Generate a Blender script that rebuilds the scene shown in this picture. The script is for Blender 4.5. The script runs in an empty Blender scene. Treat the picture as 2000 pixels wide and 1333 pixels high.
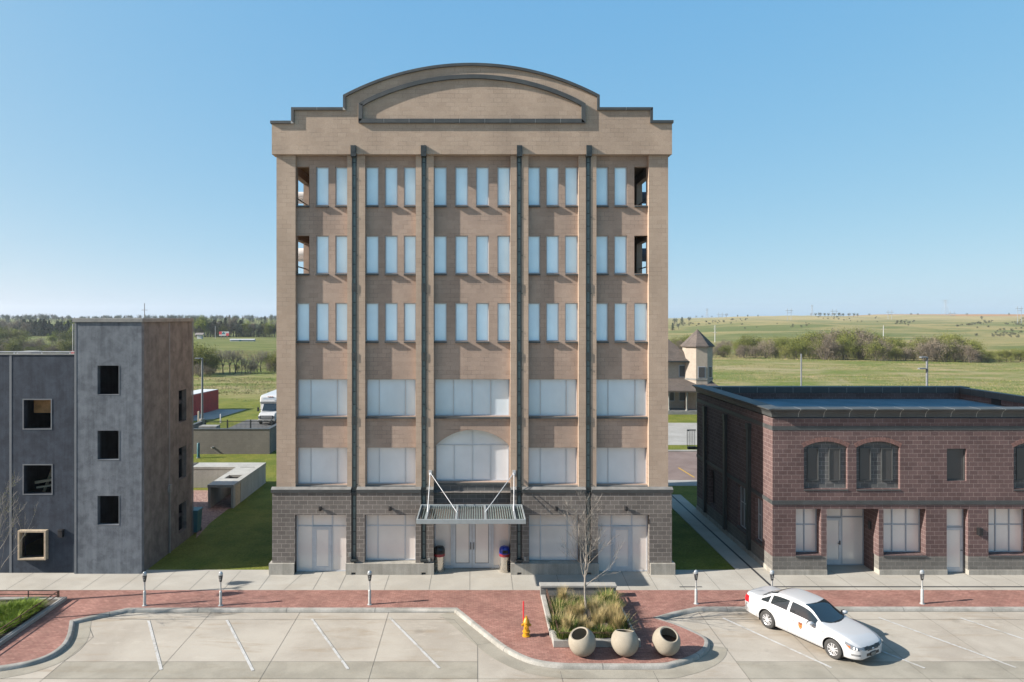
import bpy, bmesh, math, random
from mathutils import Vector, Matrix, noise
from mathutils.geometry import tessellate_polygon

rnd = random.Random(11)
scene = bpy.context.scene
C = scene.collection
# camera facts measured from the photograph: focal length in pixels, horizon, vanishing point, eye height, distance to facade
F, CX, CY, H, YC = 1350.0, 930.0, 620.0, 12.07, -32.6

def wx(px, d): return (px - CX) / F * d
def wz(py, d): return H - (py - CY) / F * d
def gnd(px, py, z=0.0):
    d = (H - z) * F / (py - CY)
    return (wx(px, d), YC + d)
def fx(px, d=32.6): return wx(px, d)
def fz(py, d=32.6): return wz(py, d)
def lerp(a, b, t): return a + (b - a) * t
def sstep(t):
    t = max(0.0, min(1.0, t)); return t * t * (3 - 2 * t)

def origin(o):
    p = Vector((0, 0, 0))
    while o is not None:
        p += o.location; o = o.parent
    return p

class MB:
    """collects faces; build() links them as ONE mesh object"""
    def __init__(s): s.v = []; s.f = []; s.m = []; s.cur = 0
    def add(s, vs, fs):
        n = len(s.v); s.v.extend(vs)
        for f in fs: s.f.append(tuple(i + n for i in f)); s.m.append(s.cur)
        return s
    def quad(s, a, b, c, d): return s.add([a, b, c, d], [(0, 1, 2, 3)])
    def box(s, x0, x1, y0, y1, z0, z1):
        return s.add([(x0,y0,z0),(x1,y0,z0),(x1,y1,z0),(x0,y1,z0),(x0,y0,z1),(x1,y0,z1),(x1,y1,z1),(x0,y1,z1)],
                     [(0,3,2,1),(4,5,6,7),(0,1,5,4),(1,2,6,5),(2,3,7,6),(3,0,4,7)])
    def obox(s, c, ax, ay, az):
        c = Vector(c); ax = Vector(ax); ay = Vector(ay); az = Vector(az)
        vs = [tuple(c + a*ax + b*ay + e*az) for e in (-1,1) for a,b in ((-1,-1),(1,-1),(1,1),(-1,1))]
        return s.add(vs, [(0,3,2,1),(4,5,6,7),(0,1,5,4),(1,2,6,5),(2,3,7,6),(3,0,4,7)])
    def bar(s, a, b, w, h=None, up=(0,0,1)):
        a = Vector(a); b = Vector(b); d = b - a; L = d.length; d = d / L
        u = Vector(up)
        if abs(d.dot(u)) > 0.98: u = Vector((0,1,0))
        sx = d.cross(u).normalized(); uz = sx.cross(d).normalized()
        h = w if h is None else h
        return s.obox((a+b)/2, d*L/2, sx*w/2, uz*h/2)
    def prism_y(s, poly, y0, y1):
        n = len(poly); vs = [(x,y0,z) for x,z in poly] + [(x,y1,z) for x,z in poly]
        tri = tessellate_polygon([[Vector((x,z,0)) for x,z in poly]])
        fs = [tuple(t) for t in tri] + [tuple(i+n for i in reversed(t)) for t in tri]
        fs += [(i,(i+1)%n,n+(i+1)%n,n+i) for i in range(n)]
        return s.add(vs, fs)
    def prism_x(s, poly, x0, x1):
        n = len(poly); vs = [(x0,y,z) for y,z in poly] + [(x1,y,z) for y,z in poly]
        tri = tessellate_polygon([[Vector((y,z,0)) for y,z in poly]])
        fs = [tuple(t) for t in tri] + [tuple(i+n for i in reversed(t)) for t in tri]
        fs += [(i,(i+1)%n,n+(i+1)%n,n+i) for i in range(n)]
        return s.add(vs, fs)
    def prism_z(s, poly, z0, z1, top_only=False):
        n = len(poly)
        tri = tessellate_polygon([[Vector((x,y,0)) for x,y in poly]])
        if top_only: return s.add([(x,y,z1) for x,y in poly], [tuple(t) for t in tri])
        vs = [(x,y,z0) for x,y in poly] + [(x,y,z1) for x,y in poly]
        fs = [tuple(t) for t in tri] + [tuple(i+n for i in reversed(t)) for t in tri]
        fs += [(i,(i+1)%n,n+(i+1)%n,n+i) for i in range(n)]
        return s.add(vs, fs)
    def tube(s, pts, rad, n=8, cap=True):
        pts = [Vector(p) for p in pts]
        if not hasattr(rad, '__len__'): rad = [rad]*len(pts)
        rings = []; prev = None
        for i, p in enumerate(pts):
            d = (pts[min(i+1,len(pts)-1)] - pts[max(i-1,0)]).normalized()
            if prev is None:
                u = Vector((0,0,1)) if abs(d.z) < 0.9 else Vector((1,0,0))
                a = d.cross(u).normalized()
            else:
                a = (prev - d*prev.dot(d)).normalized()
            prev = a; b = d.cross(a)
            rings.append([tuple(p + (a*math.cos(2*math.pi*k/n) + b*math.sin(2*math.pi*k/n))*rad[i]) for k in range(n)])
        vs = [v for r in rings for v in r]; fs = []
        for i in range(len(pts)-1):
            for k in range(n):
                fs.append((i*n+k, i*n+(k+1)%n, (i+1)*n+(k+1)%n, (i+1)*n+k))
        if cap:
            fs.append(tuple(reversed(range(n)))); fs.append(tuple((len(pts)-1)*n+k for k in range(n)))
        return s.add(vs, fs)
    def lathe(s, prof, c=(0,0,0), n=24, M=None):
        vs = []; fs = []; m = len(prof)
        for r, z in prof:
            for k in range(n):
                a = 2*math.pi*k/n; p = Vector((r*math.cos(a), r*math.sin(a), z))
                if M is not None: p = M @ p
                vs.append((p.x+c[0], p.y+c[1], p.z+c[2]))
        for i in range(m-1):
            for k in range(n):
                fs.append((i*n+k, i*n+(k+1)%n, (i+1)*n+(k+1)%n, (i+1)*n+k))
        if prof[0][0] > 1e-5: fs.append(tuple(reversed(range(n))))
        if prof[-1][0] > 1e-5: fs.append(tuple((m-1)*n+k for k in range(n)))
        return s.add(vs, fs)
    def build(s, name, mat, parent=None, smooth=False, bevel=0.0, local=False, angle=40, recalc=True):
        me = bpy.data.meshes.new(name)
        off = Vector((0,0,0)) if (parent is None or local) else origin(parent)
        me.from_pydata([(v[0]-off.x, v[1]-off.y, v[2]-off.z) for v in s.v], [], s.f)
        mats = mat if isinstance(mat, (list, tuple)) else [mat]
        for m_ in mats: me.materials.append(m_)
        if len(mats) > 1: me.polygons.foreach_set('material_index', s.m)
        if recalc:
            bm = bmesh.new(); bm.from_mesh(me)
            bmesh.ops.recalc_face_normals(bm, faces=bm.faces); bm.to_mesh(me); bm.free()
        if smooth:
            me.polygons.foreach_set('use_smooth', [True]*len(me.polygons))
            me.set_sharp_from_angle(angle=math.radians(angle))
        me.update()
        o = bpy.data.objects.new(name, me); C.objects.link(o)
        if parent is not None: o.parent = parent
        if bevel:
            b = o.modifiers.new('bevel', 'BEVEL'); b.width = bevel; b.segments = 2; b.limit_method = 'ANGLE'; b.angle_limit = math.radians(35)
        return o

def tag(o, label=None, cat=None, group=None, kind=None):
    if label: o['label'] = label
    if cat: o['category'] = cat
    if group: o['group'] = group
    if kind: o['kind'] = kind
    return o
def thing(name, label, cat, loc=(0,0,0), rz=0.0, group=None):
    o = bpy.data.objects.new(name, None); C.objects.link(o)
    o.location = loc; o.rotation_euler = (0,0,rz); o.empty_display_size = 0.3
    return tag(o, label, cat, group)
def kids(o): return [c for c in o.children]
def dup(root, loc, rz=0.0, label=None, sc=None, group=None):
    r = root.copy(); C.objects.link(r); r.location = loc; r.rotation_euler = (0,0,rz)
    if sc is not None: r.scale = (sc,sc,sc) if not hasattr(sc,'__len__') else sc
    if label: r['label'] = label
    if group: r['group'] = group
    for ch in list(root.children):
        c = ch.copy(); C.objects.link(c); c.parent = r
        for g in list(ch.children):
            e = g.copy(); C.objects.link(e); e.parent = c
    return r
def struct(o): return tag(o, kind='structure')

# ---------------------------------------------------------------- materials
class NT:
    def __init__(s, name):
        s.mat = bpy.data.materials.new(name); s.mat.use_nodes = True
        s.t = s.mat.node_tree; s.n = s.t.nodes; s.b = s.n['Principled BSDF']
    def node(s, typ, **kw):
        nd = s.n.new(typ)
        for k, v in kw.items():
            if k.startswith('i_'):
                key = k[2:]; key = int(key) if key.isdigit() else key
                nd.inputs[key].default_value = v
            else: setattr(nd, k, v)
        return nd
    def link(s, a, b): s.t.links.new(a, b)
    def val(s, x, sock):
        if isinstance(x, (int, float)): sock.default_value = x
        elif isinstance(x, (tuple, list)): sock.default_value = tuple(x) + ((1,) if len(x) == 3 and len(sock.default_value) == 4 else ())
        else: s.link(x, sock)
    def math(s, op, a, b=0.0, c=None, clamp=False):
        nd = s.n.new('ShaderNodeMath'); nd.operation = op; nd.use_clamp = clamp
        s.val(a, nd.inputs[0]); s.val(b, nd.inputs[1])
        if c is not None: s.val(c, nd.inputs[2])
        return nd.outputs[0]
    def mix(s, fac, a, b, mode='MIX'):
        nd = s.n.new('ShaderNodeMix'); nd.data_type = 'RGBA'; nd.blend_type = mode
        s.val(fac, nd.inputs[0]); s.val(a, nd.inputs[6]); s.val(b, nd.inputs[7])
        return nd.outputs[2]
    def noise(s, vec, scale, detail=4.0, rough=0.55, dist=0.0):
        nd = s.n.new('ShaderNodeTexNoise'); nd.inputs['Scale'].default_value = scale
        nd.inputs['Detail'].default_value = detail; nd.inputs['Roughness'].default_value = rough; nd.inputs['Distortion'].default_value = dist
        if vec is not None: s.link(vec, nd.inputs['Vector'])
        return nd.outputs['Fac']
    def ramp(s, fac, stops):
        nd = s.n.new('ShaderNodeValToRGB'); cr = nd.color_ramp
        while len(cr.elements) < len(stops): cr.elements.new(0.5)
        for e, (p, c) in zip(cr.elements, stops):
            e.position = p; e.color = (c, c, c, 1) if isinstance(c, (int, float)) else tuple(c) + (1,)
        s.link(fac, nd.inputs[0]); return nd.outputs[0]
    def mrange(s, v, a, b, c=0.0, d=1.0, smooth=True):
        nd = s.n.new('ShaderNodeMapRange'); nd.interpolation_type = 'SMOOTHSTEP' if smooth else 'LINEAR'
        s.link(v, nd.inputs[0])
        for i, x in enumerate((a, b, c, d)): nd.inputs[i+1].default_value = x
        return nd.outputs[0]
    def pos(s): return s.n.new('ShaderNodeNewGeometry').outputs['Position']
    def obj(s): return s.n.new('ShaderNodeTexCoord').outputs['Object']
    def scalev(s, v, sx, sy, sz):
        nd = s.n.new('ShaderNodeMapping'); nd.inputs['Scale'].default_value = (sx, sy, sz); s.link(v, nd.inputs['Vector']); return nd.outputs[0]
    def sep(s, v):
        nd = s.n.new('ShaderNodeSeparateXYZ'); s.link(v, nd.inputs[0]); return nd.outputs
    def comb(s, x, y, z=0.0):
        nd = s.n.new('ShaderNodeCombineXYZ'); s.val(x, nd.inputs[0]); s.val(y, nd.inputs[1]); s.val(z, nd.inputs[2]); return nd.outputs[0]
    def bump(s, h, strength=0.3, dist=0.02):
        nd = s.n.new('ShaderNodeBump'); nd.inputs['Strength'].default_value = strength; nd.inputs['Distance'].default_value = dist
        s.link(h, nd.inputs['Height']); s.link(nd.outputs[0], s.b.inputs['Normal'])
    def set(s, col=None, rough=None, metal=None, spec=None):
        if col is not None: s.val(col, s.b.inputs['Base Color'])
        if rough is not None: s.val(rough, s.b.inputs['Roughness'])
        if metal is not None: s.b.inputs['Metallic'].default_value = metal
        if spec is not None: s.b.inputs['Specular IOR Level'].default_value = spec
        return s.mat

def hsvvar(c, k): return tuple(max(0, x*k) for x in c)

def plain(name, col, rough=0.55, metal=0.0, spec=0.5, var=0.12, scale=6.0, bump=0.0):
    n = NT(name); p = n.pos()
    f = n.noise(p, scale, 5.0, 0.6)
    k = n.mrange(f, 0.3, 0.7, 1.0-var, 1.0+var*0.6)
    g = n.mix(1.0, col, n.comb(k, k, k), 'MULTIPLY')
    n.set(g, n.mrange(f, 0.3, 0.7, max(0.02, rough-0.06), min(1, rough+0.06)), metal, spec)
    if bump: n.bump(n.noise(p, scale*8, 4.0), bump, 0.01)
    return n.mat

def wall_uv(n):
    """u along the wall (x or y, whichever the face runs along), v up"""
    geo = n.n.new('ShaderNodeNewGeometry')
    P = n.sep(geo.outputs['Position']); N = n.sep(geo.outputs['True Normal'])
    side = n.math('GREATER_THAN', n.math('ABSOLUTE', N[0]), 0.6)
    flat = n.math('GREATER_THAN', n.math('ABSOLUTE', N[2]), 0.7)
    u = n.math('ADD', n.math('MULTIPLY', P[0], n.math('SUBTRACT', 1.0, side)), n.math('MULTIPLY', P[1], side))
    v = n.math('ADD', n.math('MULTIPLY', P[2], n.math('SUBTRACT', 1.0, flat)), n.math('MULTIPLY', P[1], flat))
    return geo.outputs['Position'], u, v, P

def block(name, c1, c2, mortar, bw=0.4064, bh=0.2032, ms=0.006, stain=0.14, uoff=0.0, voff=0.0, rough=0.85, bumps=0.35, tone2=None, flips=0.0, sm=0.1):
    n = NT(name); pos, u, v, P = wall_uv(n)
    vec = n.comb(n.math('ADD', u, uoff), n.math('ADD', v, voff))
    br = n.node('ShaderNodeTexBrick'); n.link(vec, br.inputs['Vector'])
    br.inputs['Scale'].default_value = 1.0; br.inputs['Mortar Size'].default_value = ms; br.inputs['Mortar Smooth'].default_value = sm
    br.inputs['Brick Width'].default_value = bw; br.inputs['Row Height'].default_value = bh; br.inputs['Bias'].default_value = 0.0
    br.inputs['Color1'].default_value = c1 + (1,); br.inputs['Color2'].default_value = c2 + (1,)
    if flips:   # mortar that goes from pale to dark along its length, as weathered joints do
        mm = n.mix(n.mrange(n.noise(pos, 1.3, 3.0), 0.42, 0.58), hsvvar(mortar, 1-flips), hsvvar(mortar, 1+flips))
        n.link(mm, br.inputs['Mortar'])
    else: br.inputs['Mortar'].default_value = mortar + (1,)
    # streaky weathering: large soft clouds plus fine grain
    a = n.noise(n.scalev(pos, 0.5, 0.5, 0.22), 1.0, 4.0, 0.6)
    b = n.noise(pos, 26.0, 3.0, 0.7)
    k = n.math('MULTIPLY', n.mrange(a, 0.3, 0.7, 1.0-stain, 1.0+stain*0.7), n.mrange(b, 0.25, 0.75, 0.88, 1.10))
    col = n.mix(1.0, br.outputs['Color'], n.comb(k, k, k), 'MULTIPLY')
    n.set(col, rough, 0, 0.3)
    h = n.math('ADD', n.math('MULTIPLY', br.outputs['Fac'], -1.0), n.math('MULTIPLY', b, 0.35))
    n.bump(h, bumps, 0.006)
    return n.mat

def cement(name, c1, c2, scale=0.6, streak=0.0, rough=0.85, fine=0.12, form=0.0, spec=0.35, drips=0.0, smear=0.0):
    n = NT(name); p = n.pos()
    a = n.noise(p, scale, 6.0, 0.62, 0.3); b = n.noise(p, 30.0, 3.0, 0.7)
    f = n.mrange(a, 0.32, 0.68)
    if streak:
        s_ = n.noise(n.scalev(p, 3.2, 3.2, 0.18), 1.0, 4.0, 0.65)
        f = n.math('ADD', n.math('MULTIPLY', f, 1-streak), n.math('MULTIPLY', n.mrange(s_, 0.3, 0.7), streak))
    col = n.mix(f, c1, c2)
    if drips:   # weathering: small dark blotches and pale lime runs
        q = n.noise(p, 5.0, 5.0, 0.7, 0.4); col = n.mix(n.mrange(q, 0.56, 0.70, 0, drips), col, hsvvar(c1, 0.75))
        q = n.noise(n.scalev(p, 2.6, 2.6, 0.35), 1.0, 5.0, 0.7); col = n.mix(n.mrange(q, 0.60, 0.74, 0, drips*0.7), col, hsvvar(c2, 1.25))
    if smear:   # tyre-polished drifts, rust-tinted water marks and a few oil spots
        q = n.noise(n.scalev(p, 0.35, 1.6, 1.0), 0.9, 6.0, 0.68, 0.5); col = n.mix(n.mrange(q, 0.50, 0.72, 0, smear), col, tuple(x*y for x, y in zip(c1, (0.92, 0.84, 0.74))))
        q = n.noise(n.scalev(p, 0.5, 1.2, 1.0), 2.3, 5.0, 0.7); col = n.mix(n.mrange(q, 0.56, 0.74, 0, smear*0.7), col, hsvvar(c2, 1.12))
        v = n.node('ShaderNodeTexVoronoi'); v.inputs['Scale'].default_value = 0.42; v.inputs['Randomness'].default_value = 1.0
        n.link(n.scalev(p, 1.0, 1.0, 0.0), v.inputs['Vector'])
        d = n.math('ADD', v.outputs['Distance'], n.math('MULTIPLY', n.math('SUBTRACT', n.noise(p, 6.0, 3.0), 0.5), 0.14))
        col = n.mix(n.mrange(d, 0.03, 0.13, smear*0.55, 0), col, hsvvar(c1, 0.62))
    k = n.mrange(b, 0.25, 0.75, 1-fine, 1+fine)
    col = n.mix(1.0, col, n.comb(k, k, k), 'MULTIPLY')
    n.set(col, rough, 0, spec); n.bump(b, 0.15, 0.006)
    return n.mat
M = {}
M['tan'] = block('tan_block', (0.388,0.295,0.222), (0.352,0.264,0.197), (0.285,0.216,0.162), ms=0.005, stain=0.12, bumps=0.45, flips=0.3)
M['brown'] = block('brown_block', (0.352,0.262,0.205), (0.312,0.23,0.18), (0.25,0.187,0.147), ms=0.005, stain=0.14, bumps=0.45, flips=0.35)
M['greyblock'] = block('grey_block', (0.145,0.127,0.112), (0.11,0.096,0.085), (0.34,0.31,0.275), ms=0.0052, stain=0.14)
M['darkblock'] = block('charcoal_block', (0.10,0.10,0.097), (0.072,0.07,0.07), (0.25,0.25,0.235), ms=0.005, stain=0.15)
M['redblock'] = block('red_block', (0.124,0.079,0.073), (0.09,0.056,0.053), (0.27,0.215,0.195), ms=0.0055, stain=0.15, uoff=0.05)
M['basegrey'] = block('grey_base_block', (0.15,0.14,0.125), (0.12,0.112,0.10), (0.27,0.25,0.22), ms=0.0045, stain=0.15, uoff=0.05)
M['enclosure'] = block('enclosure_block', (0.17,0.155,0.135), (0.15,0.138,0.12), (0.125,0.115,0.10), ms=0.005, stain=0.12)
M['trim'] = plain('dark_trim_stone', (0.05,0.053,0.052), 0.6, var=0.2, scale=2.0)
M['trimmortar'] = plain('trim_joint', (0.36,0.35,0.33), 0.8)
M['ledge'] = plain('sunlit_ledge', (0.16,0.155,0.145), 0.7, var=0.2, scale=3.0)  # paler than the trim: sunlight on the ledge tops put into the colour
M['plinth'] = cement('plinth_concrete', (0.21,0.195,0.165), (0.36,0.335,0.29), 1.2, streak=0.6)
M['steel'] = plain('green_grey_steel', (0.022,0.028,0.028), 0.5, 0.0, 0.5, var=0.3, scale=4.0)
M['web'] = plain('channel_web_steel', (0.11,0.15,0.148), 0.45, 0.2, 0.5, var=0.25, scale=3.0)
M['canopy'] = plain('painted_canopy_steel', (0.28,0.305,0.31), 0.4, 0.2, 0.5, var=0.08)
M['louvre'] = plain('grey_green_louvre', (0.15,0.185,0.18), 0.45, 0.2, 0.5, var=0.1)
M['rod'] = plain('bright_steel', (0.48,0.48,0.48), 0.35, 0.3, 0.5, var=0.05)
M['frame'] = plain('grey_window_frame', (0.45,0.465,0.485), 0.35, 0.1, 0.5, var=0.06)
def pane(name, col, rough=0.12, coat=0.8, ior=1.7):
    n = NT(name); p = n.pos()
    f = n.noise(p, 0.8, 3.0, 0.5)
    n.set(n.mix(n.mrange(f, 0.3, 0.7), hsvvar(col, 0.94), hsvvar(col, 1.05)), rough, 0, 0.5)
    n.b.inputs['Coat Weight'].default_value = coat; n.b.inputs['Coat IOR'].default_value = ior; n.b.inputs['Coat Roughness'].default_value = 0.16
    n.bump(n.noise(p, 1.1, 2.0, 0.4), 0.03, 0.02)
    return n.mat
M['pane'] = pane('pale_panel', (0.70,0.88,0.97)) # blue sky reflection put into the base colour
M['panemid'] = pane('pale_panel_sky_tint', (0.58,0.655,0.715))  # middle storeys: a greyer sky reflection, also put into the colour
M['panegrey'] = pane('pale_panel_grey', (0.61,0.62,0.635))
M['paneside'] = pane('shaded_side_pane', (0.16,0.175,0.19))  # darker base colour stands in for the shade on the side wall
M['farsteel'] = plain('far_hazed_steel', (0.24,0.26,0.28), 0.6)  # steel paled in its base colour to suggest distance haze
M['panelow'] = pane('pale_panel_ground_tint', (0.65,0.585,0.535))  # warm reflection of brick and ground put into the lower panes' colour
M['darkpane'] = pane('dark_panel', (0.045,0.043,0.042), 0.5, 0.2, 1.4)
M['doorleaf'] = plain('door_panel', (0.47,0.45,0.44), 0.4, var=0.05)
M['black'] = plain('black_metal', (0.012,0.012,0.013), 0.45, var=0.2)
M['dark'] = plain('dark_void', (0.01,0.01,0.01), 0.9)
M['white'] = plain('white_paint', (0.4836,0.4836,0.4774), 0.5, var=0.05)
def cloth(name, col, tr):
    n = NT(name); tb = n.node('ShaderNodeBsdfTranslucent'); tb.inputs[0].default_value = col + (1,)
    n.set(col, 0.85, 0, 0.2); mx = n.node('ShaderNodeMixShader'); mx.inputs[0].default_value = tr
    n.link(n.b.outputs[0], mx.inputs[1]); n.link(tb.outputs[0], mx.inputs[2]); n.link(mx.outputs[0], n.n['Material Output'].inputs[0]); return n.mat
M['whiterough'] = cloth('white_fabric', (0.78,0.76,0.74), 0.5)
M['greycloth'] = cloth('grey_fabric', (0.10,0.12,0.16), 0.3)
M['brownsoffit'] = plain('brown_soffit', (0.20,0.13,0.06), 0.8, var=0.2)
M['ply'] = plain('plywood', (0.42,0.22,0.09), 0.8, var=0.35, scale=2.5)
M['lumber'] = plain('raw_lumber', (0.384,0.304,0.208), 0.8, var=0.2, scale=8)
M['tower'] = cement('blue_grey_wall', (0.064,0.073,0.085), (0.15,0.166,0.185), 2.4, streak=0.45, fine=0.12, drips=0.4)
M['towerside'] = cement('brown_grey_wall', (0.08,0.073,0.068), (0.168,0.155,0.144), 1.6, streak=0.3, fine=0.12, drips=0.45)  # browner than the front: warm reflected light in shade put into the colour
M['wing'] = cement('dark_blue_grey_wall', (0.0155,0.02125,0.03142), (0.04243,0.05355,0.07181), 1.6, streak=0.4, fine=0.12, drips=0.4)
M['cap'] = cement('pale_cap', (0.165,0.165,0.154), (0.231,0.2255,0.209), 2.0)
M['seam'] = plain('pale_sealant', (0.12,0.13,0.14), 0.7)
M['paving'] = cement('parking_concrete', (0.2726,0.2408,0.1981), (0.348,0.3136,0.2624), 0.35, fine=0.09, smear=0.85)
M['pavingdark'] = cement('weathered_gutter_concrete', (0.2128,0.1935,0.155), (0.2744,0.2507,0.2025), 0.8, fine=0.09, smear=0.5)
M['walk'] = cement('sidewalk_concrete', (0.285,0.2636,0.2262), (0.342,0.3191,0.2756), 0.5, fine=0.07, smear=0.3)
M['kerb'] = cement('kerb_concrete', (0.198,0.1898,0.165), (0.308,0.2915,0.2612), 1.4, fine=0.15)
M['joint'] = plain('joint_line', (0.054,0.051,0.045), 0.9)
M['jointsoft'] = plain('tooled_joint', (0.11,0.1045,0.0935), 0.9)
M['drain'] = plain('drain_slot', (0.02,0.02,0.022), 0.7)
def linepaint():
    n = NT('worn_white_paint'); p = n.pos()
    f = n.noise(p, 2.2, 5.0, 0.7); g = n.noise(p, 14, 3.0, 0.7)
    m = n.math('MULTIPLY', n.mrange(f, 0.36, 0.52), n.mrange(g, 0.34, 0.50))
    n.set(n.mix(m, (0.29,0.27,0.235), (0.41,0.405,0.39)), 0.75, 0, 0.3); return n.mat
M['line'] = linepaint()
M['yellow'] = plain('yellow_paint', (0.39,0.228,0.018), 0.7)
def pavers():
    n = NT('red_brick_pavers'); p = n.pos(); s_ = n.sep(p)
    d = n.noise(p, 2.5, 2.0)
    u = n.math('ADD', s_[0], n.math('MULTIPLY', d, 0.03)); v = n.math('ADD', s_[1], n.math('MULTIPLY', d, 0.02))
    br = n.node('ShaderNodeTexBrick'); n.link(n.comb(u, v), br.inputs['Vector'])
    br.inputs['Scale'].default_value = 1; br.inputs['Brick Width'].default_value = 0.205; br.inputs['Row Height'].default_value = 0.105
    br.inputs['Mortar Size'].default_value = 0.006; br.inputs['Mortar Smooth'].default_value = 0.2
    br.inputs['Color1'].default_value = (0.285,0.15,0.118,1); br.inputs['Color2'].default_value = (0.21,0.10,0.08,1); br.inputs['Mortar'].default_value = (0.125,0.068,0.054,1)
    a = n.noise(p, 0.7, 5.0, 0.65); b = n.noise(p, 9.0, 4.0, 0.7)
    k = n.math('MULTIPLY', n.mrange(a, 0.3, 0.7, 0.84, 1.14), n.mrange(b, 0.25, 0.75, 0.85, 1.15))
    col = n.mix(1.0, br.outputs['Color'], n.comb(k,k,k), 'MULTIPLY')
    # pale efflorescence specks
    col = n.mix(n.mrange(n.noise(p, 6.0, 3.0, 0.8), 0.63, 0.74, 0, 0.5), col, (0.30,0.19,0.16))
    n.set(col, 0.85, 0, 0.3); n.bump(n.math('MULTIPLY', br.outputs['Fac'], -1.0), 0.5, 0.006); return n.mat
M['pavers'] = pavers()
def groundmat():
    n = NT('lawn_and_prairie'); p = n.pos(); s_ = n.sep(p)
    wob = n.noise(p, 0.03, 4.0, 0.6)
    yy = n.math('ADD', s_[1], n.math('MULTIPLY', n.math('SUBTRACT', wob, 0.5), 40.0))
    # mown lawn close by
    f1 = n.noise(p, 0.5, 6.0, 0.65); f2 = n.noise(p, 9.0, 4.0, 0.7)
    lawn = n.mix(n.mrange(f1, 0.3, 0.7), (0.082,0.108,0.014), (0.155,0.155,0.028))
    kk = n.mrange(f2, 0.25, 0.75, 0.7, 1.25)
    # tall meadow: green with drifts of dead straw, stretched sideways
    pm = n.scalev(p, 0.35, 1.0, 1.0)
    m1 = n.noise(pm, 0.16, 7.0, 0.68, 0.6); m2 = n.noise(n.scalev(p, 0.5, 1.3, 1), 0.9, 5.0, 0.7)
    m3 = n.noise(n.scalev(p, 0.6, 0.45, 1.0), 0.06, 5.0, 0.65, 0.8)
    mead = n.mix(n.mrange(m1, 0.40, 0.62), (0.098,0.128,0.022), (0.245,0.20,0.092))
    mead = n.mix(n.mrange(m3, 0.50, 0.64, 0, 0.6), mead, (0.088,0.128,0.020))
    mead = n.mix(n.mrange(m3, 0.34, 0.46, 0.65, 0), mead, (0.27,0.225,0.125))
    mead = n.mix(n.mrange(m2, 0.46, 0.74, 0, 0.6), mead, (0.30,0.255,0.135))
    mead = n.mix(n.mrange(m2, 0.24, 0.42, 0.6, 0.0), mead, (0.055,0.082,0.014))
    near = n.mrange(yy, 62.0, 84.0)
    col = n.mix(near, lawn, mead)
    # straw belt below the trees, brighter pasture on the slopes, ploughed field along the skyline
    h1 = n.noise(n.scalev(p, 0.5, 1.0, 1.0), 0.016, 7.0, 0.66, 1.2); h2 = n.noise(p, 0.12, 5.0, 0.75)
    hill = n.mix(n.mrange(h1, 0.40, 0.60), (0.105,0.122,0.035), (0.25,0.205,0.085))
    hill = n.mix(n.mrange(h2, 0.52, 0.72, 0, 0.5), hill, (0.08649,0.1012,0.0217))
    hill = n.mix(n.mrange(s_[2], 5.0, 12.5, 0, 0.6), hill, (0.34,0.275,0.15))
    col = n.mix(n.mrange(yy, 170.0, 230.0), col, hill)
    left = n.mrange(s_[0], -60.0, -20.0, 1.0, 0.0)
    col = n.mix(n.math('MULTIPLY', left, n.mrange(yy, 120.0, 150.0)), col, n.mix(n.mrange(m1, 0.4, 0.65), (0.088,0.108,0.024), (0.155,0.15,0.048)))
    field = n.math('MULTIPLY', n.mrange(yy, 880.0, 940.0), n.mrange(n.math('DIVIDE', s_[0], n.math('ADD', s_[1], 33.0)), 0.50, 0.58))
    col = n.mix(field, col, (0.3171,0.1761,0.0775))
    col = n.mix(1.0, col, n.comb(kk,kk,kk), 'MULTIPLY')
    n.set(col, 0.95, 0, 0.15)
    hb = n.math('ADD', f2, n.math('MULTIPLY', m2, 1.5))
    n.bump(hb, 0.7, 0.12); return n.mat
M['ground'] = groundmat()
def gravelmat():
    n = NT('pink_gravel'); p = n.pos()
    v = n.node('ShaderNodeTexVoronoi'); v.inputs['Scale'].default_value = 11.0; n.link(p, v.inputs['Vector'])
    g = n.sep(v.outputs['Color'])
    col = n.mix(g[0], (0.15,0.08,0.065), (0.30,0.20,0.165))
    n.set(col, 0.9); n.bump(v.outputs['Distance'], 0.9, 0.05); return n.mat
M['gravel'] = gravelmat()
M['asphalt'] = cement('brown_asphalt', (0.13,0.093,0.08), (0.175,0.13,0.113), 0.5)
M['greyasphalt'] = cement('grey_asphalt', (0.066,0.066,0.066), (0.0935,0.09075,0.088), 0.5)
M['farconc'] = cement('far_concrete', (0.231,0.22,0.198), (0.286,0.275,0.253), 0.5)
M['roofmem'] = cement('roof_membrane', (0.06,0.125,0.165), (0.115,0.20,0.25), 0.35, fine=0.06, drips=0.35)
M['tunnel'] = cement('grey_tunnel_concrete', (0.2475,0.2434,0.2228), (0.3465,0.3382,0.3095), 0.8, streak=0.4)
M['shingle'] = block('roof_shingle', (0.1162,0.09375,0.07875), (0.08625,0.07125,0.0615), (0.06375,0.0525,0.045), bw=0.3, bh=0.14, ms=0.01, stain=0.15)
M['stucco'] = plain('tan_stucco', (0.32,0.272,0.22), 0.85, var=0.1, scale=3)
M['redpaint'] = plain('dull_red_steel', (0.36,0.045,0.045), 0.55, var=0.2, scale=1.5)
M['teal'] = plain('teal_plastic', (0.02,0.10,0.12), 0.5)
M['bark'] = plain('grey_bark', (0.20,0.18,0.155), 0.9, var=0.3, scale=12)
M['farbark'] = plain('dark_bark', (0.084,0.07,0.0595), 0.9, var=0.3, scale=4)
M['rust'] = plain('rusty_rail', (0.07,0.035,0.022), 0.75, var=0.4, scale=10)
M['stone'] = cement('cast_stone', (0.225,0.195,0.15), (0.265,0.235,0.185), 2.0, fine=0.06)
M['soil'] = plain('planting_soil', (0.066,0.051,0.036), 0.95, var=0.5, scale=14, bump=0.5)
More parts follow.
